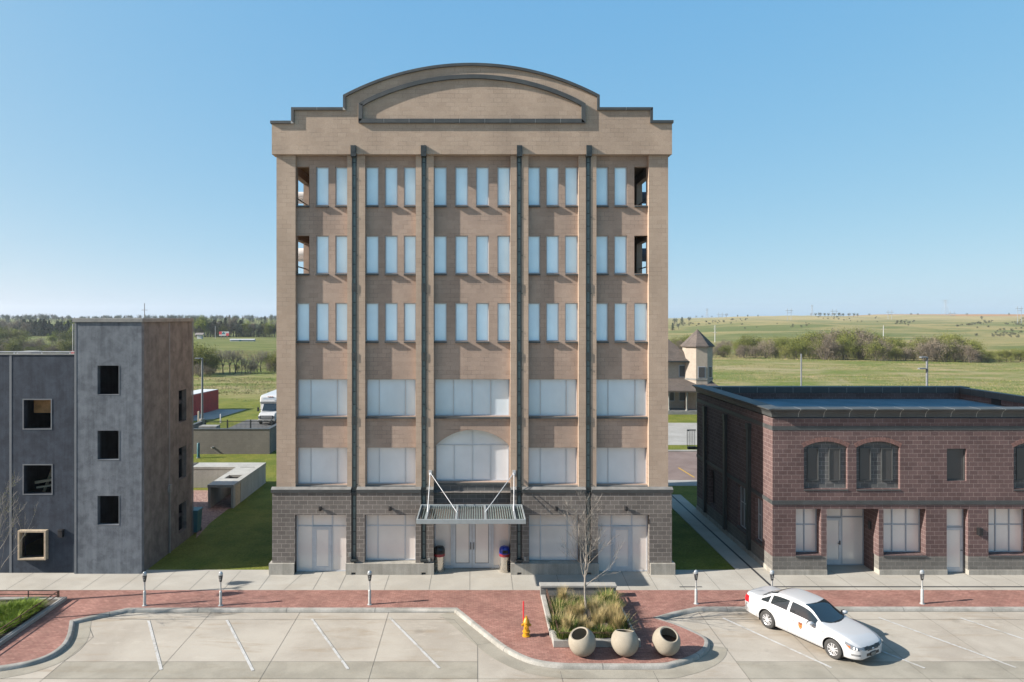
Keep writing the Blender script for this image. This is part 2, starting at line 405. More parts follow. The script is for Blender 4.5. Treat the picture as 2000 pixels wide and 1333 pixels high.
M['mulch'] = plain('dark_mulch', (0.06,0.035,0.022), 0.95, var=0.6, scale=30, bump=0.6)
M['planterstone'] = cement('planter_kerb', (0.253,0.242,0.22), (0.308,0.297,0.2695), 2.0, fine=0.06)
M['planterblock'] = block('planter_wall_block', (0.176,0.1705,0.1568), (0.154,0.1485,0.1375), (0.088,0.08525,0.07975), bw=0.6, bh=0.15, ms=0.008, stain=0.1)
M['hydrant'] = plain('hydrant_yellow', (0.4464,0.217,0.0093), 0.4, var=0.12, scale=10)
M['redrod'] = plain('red_rod', (0.55,0.02,0.03), 0.4)
M['stainless'] = plain('stainless_steel', (0.62,0.58,0.52), 0.28, 0.9, 0.5, var=0.08)
M['blueplastic'] = plain('blue_plastic', (0.01,0.035,0.30), 0.3)
M['blackplastic'] = plain('black_plastic', (0.013,0.013,0.014), 0.3)
M['maroon'] = plain('maroon_band', (0.22,0.02,0.025), 0.4)
M['meterpost'] = plain('galvanised_post', (0.42,0.43,0.42), 0.5, 0.3, var=0.15, scale=15)
M['meterhead'] = plain('charcoal_meter_casting', (0.05,0.052,0.055), 0.45, 0.3, var=0.2)
M['meterglass'] = plain('meter_dome', (0.35,0.37,0.38), 0.15, 0.3)
def leaf(name, cols, rough=0.7, trans=0.0, scale=1.5):
    """colour differs from leaf clump to leaf clump and from tree to tree"""
    n = NT(name); o = n.obj()
    ri = n.n.new('ShaderNodeObjectInfo').outputs['Random']
    f = n.math('ADD', n.noise(o, scale, 4.0, 0.75), n.math('MULTIPLY', n.math('SUBTRACT', ri, 0.5), 0.35))
    st = [(0.25 + 0.5*i/(len(cols)-1), c) for i, c in enumerate(cols)]
    n.set(n.ramp(f, st), rough, 0, 0.2)
    if trans: 
        n.b.inputs['Transmission Weight'].default_value = 0.0
    return n.mat
M['lf_olive'] = leaf('spring_olive_leaves', [(0.075,0.085,0.016), (0.125,0.14,0.028), (0.185,0.18,0.05)])
M['lf_lime'] = leaf('fresh_lime_leaves', [(0.09108,0.1242,0.01242), (0.1656,0.207,0.0207), (0.2236,0.2401,0.0414)])
M['lf_brown'] = leaf('bare_brown_twigs', [(0.1076,0.08694,0.0621), (0.1656,0.1366,0.09936), (0.2236,0.1863,0.1366)])
M['lf_grey'] = leaf('bare_grey_twigs', [(0.1325,0.1201,0.1035), (0.1987,0.178,0.1532), (0.2401,0.2153,0.1822)])
M['lf_pine'] = leaf('dark_pine_needles', [(0.01296,0.0252,0.01152), (0.0252,0.04176,0.01872), (0.0396,0.0576,0.0288)])
M['lf_pink'] = leaf('pink_blossom', [(0.1584,0.072,0.072), (0.2304,0.1152,0.1152), (0.2592,0.144,0.1368)])
M['lf_farblue'] = leaf('far_grey_green_leaves', [(0.05544,0.07524,0.04752), (0.08712,0.1069,0.07128), (0.1188,0.1307,0.09504)])
M['bl_green'] = leaf('green_blades', [(0.03,0.06,0.006), (0.075,0.125,0.014), (0.13,0.17,0.028)], scale=3)
M['bl_tan'] = leaf('straw_blades', [(0.25,0.185,0.08), (0.37,0.285,0.13), (0.43,0.35,0.19)], scale=3)
M['bl_bright'] = leaf('bright_green_blades', [(0.06,0.11,0.008), (0.12,0.18,0.012), (0.19,0.25,0.03)], scale=3)
# car
def carpaint():
    n = NT('white_car_paint'); n.set((0.42,0.42,0.42), 0.35, 0, 0.5)
    n.b.inputs['Coat Weight'].default_value = 0.8; n.b.inputs['Coat Roughness'].default_value = 0.05
    return n.mat
M['carwhite'] = carpaint()
def glassdark():
    n = NT('car_glass'); n.set((0.012,0.016,0.018), 0.04, 0, 0.8); n.b.inputs['Coat Weight'].default_value = 0.6; n.b.inputs['Coat Roughness'].default_value = 0.02; return n.mat
M['carglass'] = glassdark()
M['tyre'] = plain('tyre_rubber', (0.035,0.034,0.032), 0.8, var=0.2)
M['rim'] = plain('silver_rim', (0.62,0.62,0.63), 0.3, 0.6, var=0.05)
M['carblack'] = plain('black_trim', (0.012,0.012,0.013), 0.4)
M['lamp'] = plain('headlamp', (0.17,0.185,0.20), 0.08, 0.3)
M['amber'] = plain('amber_lens', (0.42,0.10,0.02), 0.2)
M['taillamp'] = plain('tail_lens', (0.45,0.01,0.015), 0.15)
M['orange'] = plain('badge_orange', (0.62,0.19,0.05), 0.5)
M['badgedark'] = plain('badge_dark', (0.10,0.035,0.02), 0.5)
M['greyink'] = plain('grey_lettering', (0.55,0.55,0.56), 0.5)
M['redink'] = plain('red_lettering', (0.55,0.2,0.2), 0.5)
M['signred'] = plain('sign_red', (0.55,0.05,0.06), 0.6)
M['signteal'] = plain('sign_teal', (0.02,0.15,0.2), 0.6)
M['polewhite'] = plain('pale_pole', (0.36,0.36,0.348), 0.6)
M['polegrey'] = plain('grey_pole', (0.14,0.15,0.16), 0.5)
M['brownpole'] = plain('weathered_timber_pole', (0.17,0.15,0.14), 0.8)
M['paleblue'] = plain('pale_blue_panels', (0.3,0.336,0.372), 0.6)
M['buswhite'] = plain('bus_white', (0.4464,0.4402,0.4278), 0.35, var=0.05)
# ---------------------------------------------------------------- terrain
def terrain(x, y):
    d = max(y - YC, 1.0); a = x / max(d, 60.0)
    if d < 150: return -0.012
    right = sstep((a - 0.10) / 0.22)
    crest = 13.0 - 5.5 * sstep((0.40 - a) / 0.14)
    z = crest * sstep((d - 300.0) / 560.0) * right
    # gullies that run down the slope
    g = noise.noise(Vector((x*0.011, y*0.0045, 3.1)))*4.0 + noise.noise(Vector((x*0.03, y*0.011, 7.7)))*1.4
    z += g * sstep((d - 330.0) / 250.0) * right * (1 - sstep((d - 800) / 120.0))
    z += 4.2 * sstep((d - 880.0) / 320.0) * sstep((a - 0.50) / 0.10)
    left = 1 - right
    z += left * 7.0 * sstep((d - 420.0) / 500.0)
    z += left * 1.6 * sstep((d - 200.0) / 90.0) * sstep((-a - 0.2) / 0.1)
    return z - 0.012
def hill_point(px, py):
    d = 120.0
    while d < 2400:
        x, z = wx(px, d), wz(py, d)
        if z <= terrain(x, YC + d): break
        d += 4.0
    x = wx(px, d); return (x, YC + d, terrain(x, YC + d))

def build_ground():
    ds = [-60, 5, 20, 30, 32.3, 32.95]
    d = 36.0
    while d < 3200: ds.append(d); d *= 1.045 if d > 150 else 1.12
    ang = [(-1.9 + 3.8*i/190.0) for i in range(191)]
    vs, fs = [], []
    for d in ds:
        for a in ang:
            x = a * max(d, 60.0); y = YC + d
            z = -0.35 if d < 32.4 else terrain(x, y)
            vs.append((x, y, z))
    n = len(ang)
    for i in range(len(ds)-1):
        for j in range(n-1): fs.append((i*n+j, i*n+j+1, (i+1)*n+j+1, (i+1)*n+j))
    mb = MB(); mb.add(vs, fs)
    o = mb.build('ground', M['ground'], recalc=False, smooth=True, angle=180); struct(o)
build_ground()

# ---------------------------------------------------------------- kerb line (world coordinates, left to right)
def pw(pts): return [gnd(px, py, 0.0) for px, py in pts]
def smooth_path(p, k=6):
    out = []
    for i in range(len(p)-1):
        p0 = p[max(i-1,0)]; p1 = p[i]; p2 = p[i+1]; p3 = p[min(i+2,len(p)-1)]
        for j in range(k):
            t = j/k
            f = lambda a,b,c,d_: 0.5*((2*b)+(-a+c)*t+(2*a-5*b+4*c-d_)*t*t+(-a+3*b-3*c+d_)*t**3)
            out.append((f(p0[0],p1[0],p2[0],p3[0]), f(p0[1],p1[1],p2[1],p3[1])))
    out.append(p[-1]); return out
segA = smooth_path(pw([(-420,1309),(-200,1309),(-110,1307),(-60,1304.6),(-28,1302.6),(0,1300),(30,1295.5),(62,1289),(95,1277),(119,1260),(130,1242),(134,1226),(136,1212)]))
segB = pw([(136,1212),(190,1200),(250,1187.3)])
segC = pw([(250,1187.3),(420,1187),(600,1187),(760,1187),(893,1187)])
segD = smooth_path(pw([(893,1187),(922,1210),(960,1240),(989,1261.5),(1019,1277.7),(1048.5,1288),(1088,1294),(1135,1295.5),(1279,1295.5),(1314,1291),(1345,1282),(1367,1270),(1375,1258.5),(1373,1247),(1352,1235),(1314,1219),(1273,1206.5)]))
segE = pw([(1273,1206.5),(1314,1195),(1361,1185)])
segF = pw([(1361,1185),(1600,1185),(2000,1185.4),(2700,1185.4)])
kerb_in = segA[:-1] + segB[:-1] + segC[:-1] + segD[:-1] + segE[:-1] + segF
def offset_path(p, w):
    out = []
    for i in range(len(p)):
        a = Vector(p[max(i-1,0)]); b = Vector(p[i]); c = Vector(p[min(i+1,len(p)-1)])
        d1 = (b-a).normalized() if i > 0 else (c-b).normalized(); d2 = (c-b).normalized() if i < len(p)-1 else d1
        n1 = Vector((d1.y,-d1.x)); n2 = Vector((d2.y,-d2.x)); m = (n1+n2)
        if m.length < 1e-4: m = n1
        m.normalize(); k = w / max(0.42, m.dot(n1)); out.append((b.x+m.x*k, b.y+m.y*k))
    return out
ROAD = -0.13
def build_street():
    # parking bay and roadway slab with its sawn joints
    mb = MB()
    mb.box(-45, 45, -34.0, -2.9, ROAD-0.25, ROAD)
    z = ROAD + 0.004
    mb.cur = 1
    def strip(x0, y0, x1, y1, w=0.011):
        a = Vector((x0,y0)); b = Vector((x1,y1)); d = (b-a).normalized(); nn = Vector((-d.y,d.x))*w/2
        mb.quad((a.x+nn.x,a.y+nn.y,z+0.004),(a.x-nn.x,a.y-nn.y,z+0.004),(b.x-nn.x,b.y-nn.y,z+0.004),(b.x+nn.x,b.y+nn.y,z+0.004))
    r = lambda py: gnd(1000, py, ROAD)[1]
    y_g, y_a, y_b = r(1210.5), r(1293), r(1326.5)
    for x in (-10.95, -7.28, -3.62): strip(x, -30, x, r(1193))
    strip(0.05, -30, 0.05, y_a)
    strip(-18.2, -30, -18.2, y_b); strip(-14.6, -30, -14.6, r(1245)); strip(-15.2, r(1226), -14.6, r(1245)); strip(-15.5, r(1251), -14.6, r(1245))
    for x in (9.2, 12.15, 15.25, 18.3, 21.3): strip(x, -30, x, r(1191))
    strip(2.9, -30, 2.9, r(1312)); strip(6.1, -30, 6.1, r(1312))
    strip(-14.4, y_g, 0.0-0.9, y_g); strip(8.6, y_g, 30, y_g)
    strip(-14.6, y_a, 0.05, y_a); strip(9.2, y_a, 30, y_a)
    strip(-45, y_b, 45, y_b)
    strip(-1.5, r(1206), -0.9, y_g-0.05); strip(-0.9, y_g, 0.05, r(1260)); strip(0.05, r(1260), 0.05, y_a); strip(0.05, r(1260), 0.55, r(1256))
    strip(7.35, r(1257), 9.2, r(1257))
    mb.cur = 2     # weathered slabs poured apart from the bays
    mb.quad((-14.6,y_b,z),(0.05,y_b,z),(0.05,y_a,z),(-14.6,y_a,z))
    mb.quad((9.2,y_b,z),(30,y_b,z),(30,y_a,z),(9.2,y_a,z))
    o = mb.build('parking_bay_pavement', [M['paving'], M['joint'], M['pavingdark']], recalc=False); struct(o)
    # kerb and gutter pan
    prof = [(0.0,-0.02),(0.0,0.0),(0.115,0.0),(0.15,-0.012),(0.175,-0.045),(0.205,ROAD+0.012)]
    paths = [offset_path(kerb_in, w) for w, _ in prof]
    vs = []; fs = []; n = len(kerb_in)
    for (w, zz), pth in zip(prof, paths): vs += [(x, y, zz) for x, y in pth]
    for i in range(len(prof)-1):
        for j in range(n-1): fs.append((i*n+j, (i+1)*n+j, (i+1)*n+j+1, i*n+j+1))
    kb = MB(); kb.add(vs, fs)
    # expansion joints across the kerb
    kb.cur = 1; acc = 0.0
    for j in range(1, n-1):
        acc += (Vector(kerb_in[j]) - Vector(kerb_in[j-1])).length
    step = 3.66; nxt = 2.0; acc = 0.0
    for j in range(1, n-1):
        a = Vector(kerb_in[j-1]); b = Vector(kerb_in[j]); L = (b-a).length
        while nxt < acc + L and L > 1e-6:
            t = (nxt-acc)/L; d = (b-a)/L; c = a + d*(nxt-acc); nn = Vector((d.y,-d.x))
            for (w0,z0),(w1,z1) in zip(prof[1:-1], prof[2:]):
                q = []
                for w, zz, s_ in ((w0,z0,-1),(w0,z0,1),(w1,z1,1),(w1,z1,-1)):
                    pt = c + nn*(w+0.003) + d*s_*0.008; q.append((pt.x, pt.y, zz+0.003))
                kb.quad(*q)
            nxt += step
        acc += L
    o = kb.build('kerb', [M['kerb'], M['joint']], smooth=True, angle=50, recalc=False); struct(o)
    # gutter pans of a separate pour, only along the bulbs and the bays
    def pan(path, w0, w1, name):
        p0 = offset_path(path, w0); p1 = offset_path(path, w1); g = MB(); k = len(path)
        g.add([(x,y,ROAD+0.007) for x,y in p0] + [(x,y,ROAD+0.007) for x,y in p1], [(j,k+j,k+j+1,j+1) for j in range(k-1)])
        struct(g.build(name, M['pavingdark'], recalc=False))
    pan(segA[:-1], 0.2, 0.75, 'gutter'); pan(segD[:76], 0.2, 0.8, 'gutter')
    # red paver walk behind the kerb
    poly = [(x, y) for x, y in kerb_in] + [(40.0, -2.03), (-40.0, -2.03)]
    mb = MB(); mb.prism_z(poly, -0.1, 0.0, top_only=True)
    struct(mb.build('brick_pavement', M['pavers'], recalc=False))
    # concrete sidewalk against the buildings
    mb = MB(); mb.box(-40, 40, -2.03, 0.42, -0.2, 0.004); mb.box(-2.2, 1.8, 0.4201, .9, -.2, 0.004); mb.box(15.5, 19.5, 0.4201, 1.3, -.2, .004); mb.cur = 1
    jx = [(-22.6,-22.5),(-20.9,-20.8),(-19.2,-19.2),(-17.45,-17.45),(-15.76,-15.8),(-14.27,-14.3),(-12.69,-12.7),(-11.2,-11.2),(-9.65,-9.63),(-8.1,-8.5),(-7.25,-7.23),(-6.1,-6.08),(-4.07,-4.07),(-2.08,-2.09),(-0.3,-0.28),(1.63,1.63),(3.76,3.76),(5.65,5.58),(6.9,6.8),(8.1,8.04),(9.28,9.27)]
    x = 10.8
    while x < 30: jx.append((x, x)); x += 1.52
    for a, b in jx:
        w = 0.009
        mb.quad((b-w,-2.03,0.008),(b+w,-2.03,0.008),(a+w,0.30,0.008),(a-w,0.30,0.008))
    struct(mb.build('sidewalk', [M['walk'], M['jointsoft']], recalc=False))
    # slot drain along the right-hand walk and back between the buildings
    mb = MB()
    mb.box(13.25, 30, -1.72, -1.62, 0.0, 0.012); mb.box(13.18, 13.28, -1.62, 15.0, 0.0, 0.016)
    mb.box(9.1, 10.1, -1.72, -1.64, 0.0, 0.012)
    struct(mb.build('trench_drain', M['drain']))
    # side walk along the brick building, with its raised edge
    mb = MB(); mb.box(12.55, 13.9, 0.43, 14.4, -0.1, 0.008); mb.box(12.4, 12.55, 0.43, 14.4, -0.1, 0.03)
    struct(mb.build('side_path', M['walk']))
    # painted bay lines
    lines = [((290,1213),(315,1309)),((443,1212),(494,1311)),((609,1210),(680,1308)),((761,1207),(858,1306)),
             ((1412,1208),(1624,1305)),((1716,1207),(1985,1305)),((1558,1208),(1806,1306)),((1876,1208),(2170,1306))]
    for a, b in lines:
        a = Vector(gnd(*a, ROAD)); b = Vector(gnd(*b, ROAD)); d = (b-a).normalized(); nn = Vector((-d.y,d.x))*0.05
        mb = MB(); q = [a+nn, a-nn, b-nn, b+nn]
        mb.add([(v.x, v.y, ROAD+0.0145) for v in q], [(0,1,2,3)])
        struct(mb.build('parking_line', M['line'], recalc=False))
build_street()

def build_far_paving():
    def sheet(name, x0, x1, d0, d1, z, m):
        mb = MB(); mb.box(x0, x1, YC+d0, YC+d1, z-0.1, z); struct(mb.build(name, m))
    sheet('far_path', 4, 60, 49.5, 51.2, 0.004, M['farconc'])
    sheet('back_street', 4, 60, 51.2, 62.0, 0.002, M['asphalt'])
    sheet('far_kerb', 4, 60, 62.0, 62.4, 0.10, M['farconc'])
    sheet('back_road', 4, 60, 65.3, 79.0, 0.004, M['farconc'])
    mb = MB(); mb.cur = 0
    a = gnd(1325, 914); b = gnd(1356, 933)
    d = (Vector(b)-Vector(a)).normalized(); nn = Vector((-d.y,d.x))*0.07
    mb.add([(a[0]+nn.x,a[1]+nn.y,0.008),(a[0]-nn.x,a[1]-nn.y,0.008),(b[0]-nn.x,b[1]-nn.y,0.008),(b[0]+nn.x,b[1]+nn.y,0.008)], [(0,1,2,3)])
    struct(mb.build('road_line', M['yellow'], recalc=False))
    # gravel bed beside the tunnel, pad under the bus, slab by the red container
    mb = MB()
    g = [(-27,6.0),(-15.6,6.0)] + [gnd(px,py) for px,py in ((383,1052),(410,1022),(445,995),(456,992))] + [(-15.4,15.6),(-27,15.6)]
    mb.prism_z(g, 0, 0.004, top_only=True); struct(mb.build('gravel_bed', M['gravel'], recalc=False))
    sheet('yard_paving', -27, -8, 63.2, 81.5, 0.004, M['greyasphalt'])
    mb = MB(); mb.prism_z([gnd(330,826),gnd(418,819),gnd(482,800),gnd(330,800)], 0, 0.004, top_only=True)
    struct(mb.build('container_pad', M['farconc'], recalc=False))
    # track across the far pasture
    mb = MB()
    pts = [gnd(px, py) for px, py in ((300,673),(400,673.5),(450,674.2),(545,673.4))]
build_far_paving()
# ---------------------------------------------------------------- shared building helpers
def wall_y(mb, y, depth, x0, x1, z0, z1, ops, back=True, top=True):
    """wall in the x-z plane with rectangular openings (ax0, ax1, az0, az1) and their reveals"""
    xs = sorted(set([x0, x1] + [v for o in ops for v in o[:2] if x0 < v < x1]))
    zs = sorted(set([z0, z1] + [v for o in ops for v in o[2:] if z0 < v < z1]))
    hole = lambda cx, cz: any(o[0] < cx < o[1] and o[2] < cz < o[3] for o in ops)
    for i in range(len(xs)-1):
        for j in range(len(zs)-1):
            if hole((xs[i]+xs[i+1])/2, (zs[j]+zs[j+1])/2): continue
            a, b, c, d = xs[i], xs[i+1], zs[j], zs[j+1]
            mb.quad((a,y,c),(b,y,c),(b,y,d),(a,y,d))
            if back: mb.quad((b,y+depth,c),(a,y+depth,c),(a,y+depth,d),(b,y+depth,d))
    yb = y + depth
    for a, b, c, d in ops:
        low = c < z0; c = max(c, z0); d = min(d, z1)
        mb.quad((a,y,c),(a,yb,c),(a,yb,d),(a,y,d)); mb.quad((b,yb,c),(b,y,c),(b,y,d),(b,yb,d))
        mb.quad((a,y,d),(a,yb,d),(b,yb,d),(b,y,d))
        if not low: mb.quad((a,yb,c),(a,y,c),(b,y,c),(b,yb,c))
    mb.quad((x0,yb,z0),(x0,y,z0),(x0,y,z1),(x0,yb,z1)); mb.quad((x1,y,z0),(x1,yb,z0),(x1,yb,z1),(x1,y,z1))
    if top: mb.quad((x0,y,z1),(x1,y,z1),(x1,yb,z1),(x0,yb,z1))
def wall_x(mb, x, depth, y0, y1, z0, z1, ops):
    """wall in the y-z plane, outer face at x, body towards x+depth"""
    t = MB(); wall_y(t, 0.0, 1.0, y0, y1, z0, z1, ops)
    mb.add([(x + v[1]*depth, v[0], v[2]) for v in t.v], t.f)

def window(parent, x0, x1, z0, z1, y, fw=0.05, vx=(), hz=(), pm='pane', fm='frame', name='window', sill=None, dep=0.06, mw=None, sillm='trim', half=()):
    """flat framed panel: frame bars, panel, and a sill that stands out"""
    mw = mw or fw*0.7
    mb = MB()
    mb.box(x0, x0+fw, y, y+dep, z0, z1); mb.box(x1-fw, x1, y, y+dep, z0, z1)
    mb.box(x0+fw, x1-fw, y, y+dep, z0, z0+fw); mb.box(x0+fw, x1-fw, y, y+dep, z1-fw, z1)
    for v in vx: mb.box(v-mw/2, v+mw/2, y+0.004, y+dep, z0+fw, z1-fw)
    for v in hz: mb.box(x0+fw, x1-fw, y+0.006, y+dep, v-mw/2, v+mw/2)
    for v, a, b in half: mb.box(v-mw/2, v+mw/2, y+0.004, y+dep, a, b)
    w = mb.build(name, M[fm], parent)
    p = MB(); p.box(x0+fw*0.6, x1-fw*0.6, y+0.035, y+0.055, z0+fw*0.6, z1-fw*0.6); p.build('pane', M[pm], w)
    if sill:
        p = MB(); ys, h, ex = sill
        p.prism_x([(y+dep, z0-0.002), (ys, z0-0.03), (ys, z0-h), (y+dep, z0-h)], x0-ex, x1+ex); p.build('sill', M[sillm], w)
    return w
def ribbon(mb, pts, w, y0, y1, closed=False, seg=1.17, gap=0.016):
    """flat band of width w inside an outline in the x-z plane, cut into stones with thin joints between"""
    res = []; n = len(pts)
    # resample so that joints can fall where they should
    P = [Vector(p) for p in pts]
    if closed: P.append(P[0])
    dense = []; 
    for i in range(len(P)-1):
        L = (P[i+1]-P[i]).length; k = max(1, int(round(L/seg)))
        for j in range(k):
            t0, t1 = j/k, (j+1)/k; g = gap/L/2
            dense.append((P[i].lerp(P[i+1], t0), i)); 
            if k > 1 or L > 0.9: dense.append((P[i].lerp(P[i+1], t1-2*g), i))
    dense.append((P[-1], len(P)-2))
    D = [p for p, _ in dense]
    inn = []
    for i, p in enumerate(D):
        a = D[i-1] if i > 0 else (D[-2] if closed else None); c = D[i+1] if i < len(D)-1 else (D[1] if closed else None)
        d1 = (p-a).normalized() if a is not None else (c-p).normalized(); d2 = (c-p).normalized() if c is not None else d1
        n1 = Vector((d1.y,-d1.x)); n2 = Vector((d2.y,-d2.x)); m = (n1+n2).normalized()
        inn.append(p + m*(w/max(0.4, m.dot(n1))))
    for i in range(len(D)-1):
        L = (D[i+1]-D[i]).length
        if L < 1e-5: continue
        mb.cur = 1 if L < gap*1.6 else 0
        dy = 0.003 if mb.cur else 0
        a, b, c, d = D[i], D[i+1], inn[i+1], inn[i]
        vs = [(q.x, y0+dy, q.y) for q in (a,b,c,d)] + [(q.x, y1, q.y) for q in (a,b,c,d)]
        mb.add(vs, [(0,1,2,3),(7,6,5,4),(0,4,5,1),(1,5,6,2),(2,6,7,3),(3,7,4,0)])
def arc3(p1, pm, p2, n):
    """points on the circle through p1, pm (the crown), p2"""
    (x1,z1),(x2,z2),(x3,z3) = p1,pm,p2
    A = Vector(p1); B = Vector(pm); Cc = Vector(p2)
    d = 2*(x1*(z2-z3)+x2*(z3-z1)+x3*(z1-z2))
    ux = ((x1*x1+z1*z1)*(z2-z3)+(x2*x2+z2*z2)*(z3-z1)+(x3*x3+z3*z3)*(z1-z2))/d
    uz = ((x1*x1+z1*z1)*(x3-x2)+(x2*x2+z2*z2)*(x1-x3)+(x3*x3+z3*z3)*(x2-x1))/d
    r = math.hypot(x1-ux, z1-uz)
    a1 = math.atan2(z1-uz, x1-ux); a2 = math.atan2(z3-uz, x3-ux)
    return [(ux+r*math.cos(a1+(a2-a1)*i/n), uz+r*math.sin(a1+(a2-a1)*i/n)) for i in range(n+1)]

# ---------------------------------------------------------------- the tall tan building
def tall_building():
    R_ = 0.225       # recessed bays stand this far behind the piers
    root = thing('tall_building', 'tall tan block building with arched parapet and canopied entrance', 'building', (-0.2, 0, 0))
    X = fx; Z = fz
    bays = [(577,678),(713,812),(847,997),(1032,1130),(1165,1267)]
    nar = [[(577,602),(615,640),(653,678)],[(713,738),(750.5,775.5),(788,812)],[(847,872),(889,914),(930,955),(972,997)],[(1032,1056),(1068,1093),(1105,1130)],[(1165,1190),(1202,1227),(1241,1267)]]
    rows = [(324,400),(459.5,534),(592,667)]
    ops = []; wins = []; gaps = []
    for ri, (t, b) in enumerate(rows):
        for bi, bay in enumerate(nar):
            for k, (a, c) in enumerate(bay):
                o = (X(a), X(c), Z(b), Z(t)); ops.append(o)
                if ri < 2 and ((bi == 0 and k == 0) or (bi == 4 and k == 2)): gaps.append(o)
                else: wins.append(o)
    big = []
    for (a, c) in bays:
        big.append((X(a)+.03, X(c)-.03, Z(815), Z(742)))
    for i in (0,1,3,4): big.append((X(bays[i][0])+.03, X(bays[i][1])-.03, Z(949), Z(876.5)))
    archop = (X(850), X(995.5), Z(944), Z(841))
    ops += big + [archop]
    wall = MB(); wall_y(wall, R_, 0.30, X(541), X(1304), Z(957), Z(300), ops)
    # stone above the arched window: fills the square corners of its opening
    spr = Z(873); cx = (archop[0]+archop[1])/2
    arc = arc3((archop[0], spr), (cx, Z(841.6)), (archop[1], spr), 28)
    wall.prism_y([(archop[0], Z(841))] + [(archop[0], spr)] + arc[1:15], R_, R_+0.30)
    wall.prism_y(arc[14:28] + [(archop[1], spr), (archop[1], Z(841))] + [(cx, Z(841)-0.001)], R_, R_+0.30)
    # side and back walls, the top storeys open at the corners
    def side_ops(): return [(1.2, 5.0, Z(397), 19.3), (1.2, 5.0, Z(531), 16.05)]
    xl, xr = X(541), X(1304)
    wall_x(wall, xl, 0.30, R_+0.31, 13.6, 0, Z(300), side_ops())
    wall_x(wall, xr, -0.30, R_+0.31, 13.6, 0, Z(300), side_ops())
    wall.box(xl+.301, xr-.301, 13.3, 13.6, 0, Z(300))
    for p in (-5.2, 5.0): wall.box(p, p+0.2, R_+0.31, 6.0, 12.6, 20.6)
    wall.box(xl+.301, -5.21, 6.0, 6.2, 12.6, 20.6); wall.box(5.21, xr-.301, 6.0, 6.2, 12.6, 20.6)
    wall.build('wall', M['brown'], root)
    # piers
    pr = MB()
    for a, b in ((540,577),(678,687.4),(696.6,713),(812,823.2),(832.8,847),(997,1009.2),(1018.8,1032),(1130,1144.2),(1153.8,1165),(1267,1305)):
        pr.box(X(a), X(b), 0.0, 0.30, Z(954), Z(301))
    pr.build('pier', M['tan'], root)
    # floors, flat roof and ceilings seen through the corner openings
    fl = MB()
    for z in (12.95, 16.35, 19.75): fl.box(xl+.301, xr-.301, R_+0.302, 13.29, z, z+0.25)
    fl.build('floor_slab', M['brownsoffit'], root)
    rf = MB(); rf.box(xl+.302, xr-.302, 0.5, 13.29, 20.9, 21.1); rf.build('roof', M['roofmem'], root)
    # parapet
    yc = -0.18
    arcO = arc3((X(672), Z(190)), (X(921), Z(128)), (X(1169.5), Z(190)), 40)
    outline = [(X(533), Z(303.5)), (X(533), Z(240)), (X(571.5), Z(240)), (X(571.5), Z(214)), (X(672), Z(214))] + arcO + [(X(1169.5), Z(214)), (X(1272.5), Z(214)), (X(1272.5), Z(239)), (X(1310.5), Z(239)), (X(1310.5), Z(303.5))]
    pp = MB(); pp.prism_y(outline, yc, 0.42); pp.build('parapet', M['tan'], root)
    cp = MB(); ol = outline[1:-1]
    ol2 = [(ol[0][0]-0.05, ol[0][1]+0.02)] + [(x, z+0.02) for x, z in ol[1:-1]] + [(ol[-1][0]+0.05, ol[-1][1]+0.02)]
    ribbon(cp, ol2, 0.125, yc-0.10, 0.47)
    cp.build('coping', [M['trim'], M['trimmortar']], root)
    inner = [(X(702), Z(243.5)), (X(702), Z(206))] + arc3((X(702), Z(205)), (X(921), Z(149.5)), (X(1142), Z(205)), 22)[1:-1] + [(X(1142), Z(206)), (X(1142), Z(243.5))]
    it = MB(); ribbon(it, inner, 0.19, yc-0.115, yc+0.02, closed=True); it.build('parapet_frame', [M['trim'], M['trimmortar']], root)
    # windows
    for o in wins:
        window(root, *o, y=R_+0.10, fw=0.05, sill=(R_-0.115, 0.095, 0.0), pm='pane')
    for o in gaps:
        s = MB(); s.prism_x([(R_+0.3, o[2]), (R_-0.115, o[2]-0.03), (R_-0.115, o[2]-0.095), (R_+0.001, o[2]-0.095), (R_+0.3, o[2]-0.001)], o[0], o[1]); s.build('sill', M['trim'], root)
    for i, o in enumerate(big):
        w = o[1]-o[0]
        cen = i == 2
        vx = [o[0]+w*t for t in ((0.25,0.5,0.75) if cen else (0.25,0.785))]
        top = i < 5
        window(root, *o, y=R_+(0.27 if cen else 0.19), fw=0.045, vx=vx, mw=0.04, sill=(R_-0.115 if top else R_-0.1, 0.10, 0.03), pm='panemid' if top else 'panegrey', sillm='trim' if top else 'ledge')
    # arched window
    fr = MB(); y = R_+0.27; a0, a1 = archop[0]+.012, archop[1]-.012
    arcf = [(x, z) for x, z in arc]
    ribbon(fr, [(a0, archop[2]), (a0, spr)] + arcf[1:-1] + [(a1, spr), (a1, archop[2])], 0.05, y, y+.06, seg=9)
    fr.cur = 0
    fr.box(a0, a1, y, y+.06, archop[2], archop[2]+.05); fr.box(a0, a1, y+.002, y+.06, spr-.02, spr+.02)
    W = a1-a0
    for t in (0.25, 0.5, 0.75): fr.box(a0+W*t-.018, a0+W*t+.018, y+.004, y+.06, archop[2]+.05, spr-.02)
    fr.box(cx-.022, cx+.022, y+.004, y+.06, spr+.02, Z(843))
    aw = fr.build('arched_window', [M['frame'], M['frame']], root)
    pn = MB(); pn.prism_y([(a0+.02, archop[2]+.02), (a1-.02, archop[2]+.02), (a1-.02, spr)] + [(x, z-0.03) for x, z in reversed(arcf[1:-1])] + [(a0+.02, spr)], y+.035, y+.055)
    pn.build('pane', M['panegrey'], aw)
    sl = MB(); sl.prism_x([(R_+0.2, archop[2]), (R_-0.05, archop[2]-.04), (R_-0.05, archop[2]-.12), (R_+0.2, archop[2]-.12)], a0, a1); sl.build('sill', M['trim'], aw)
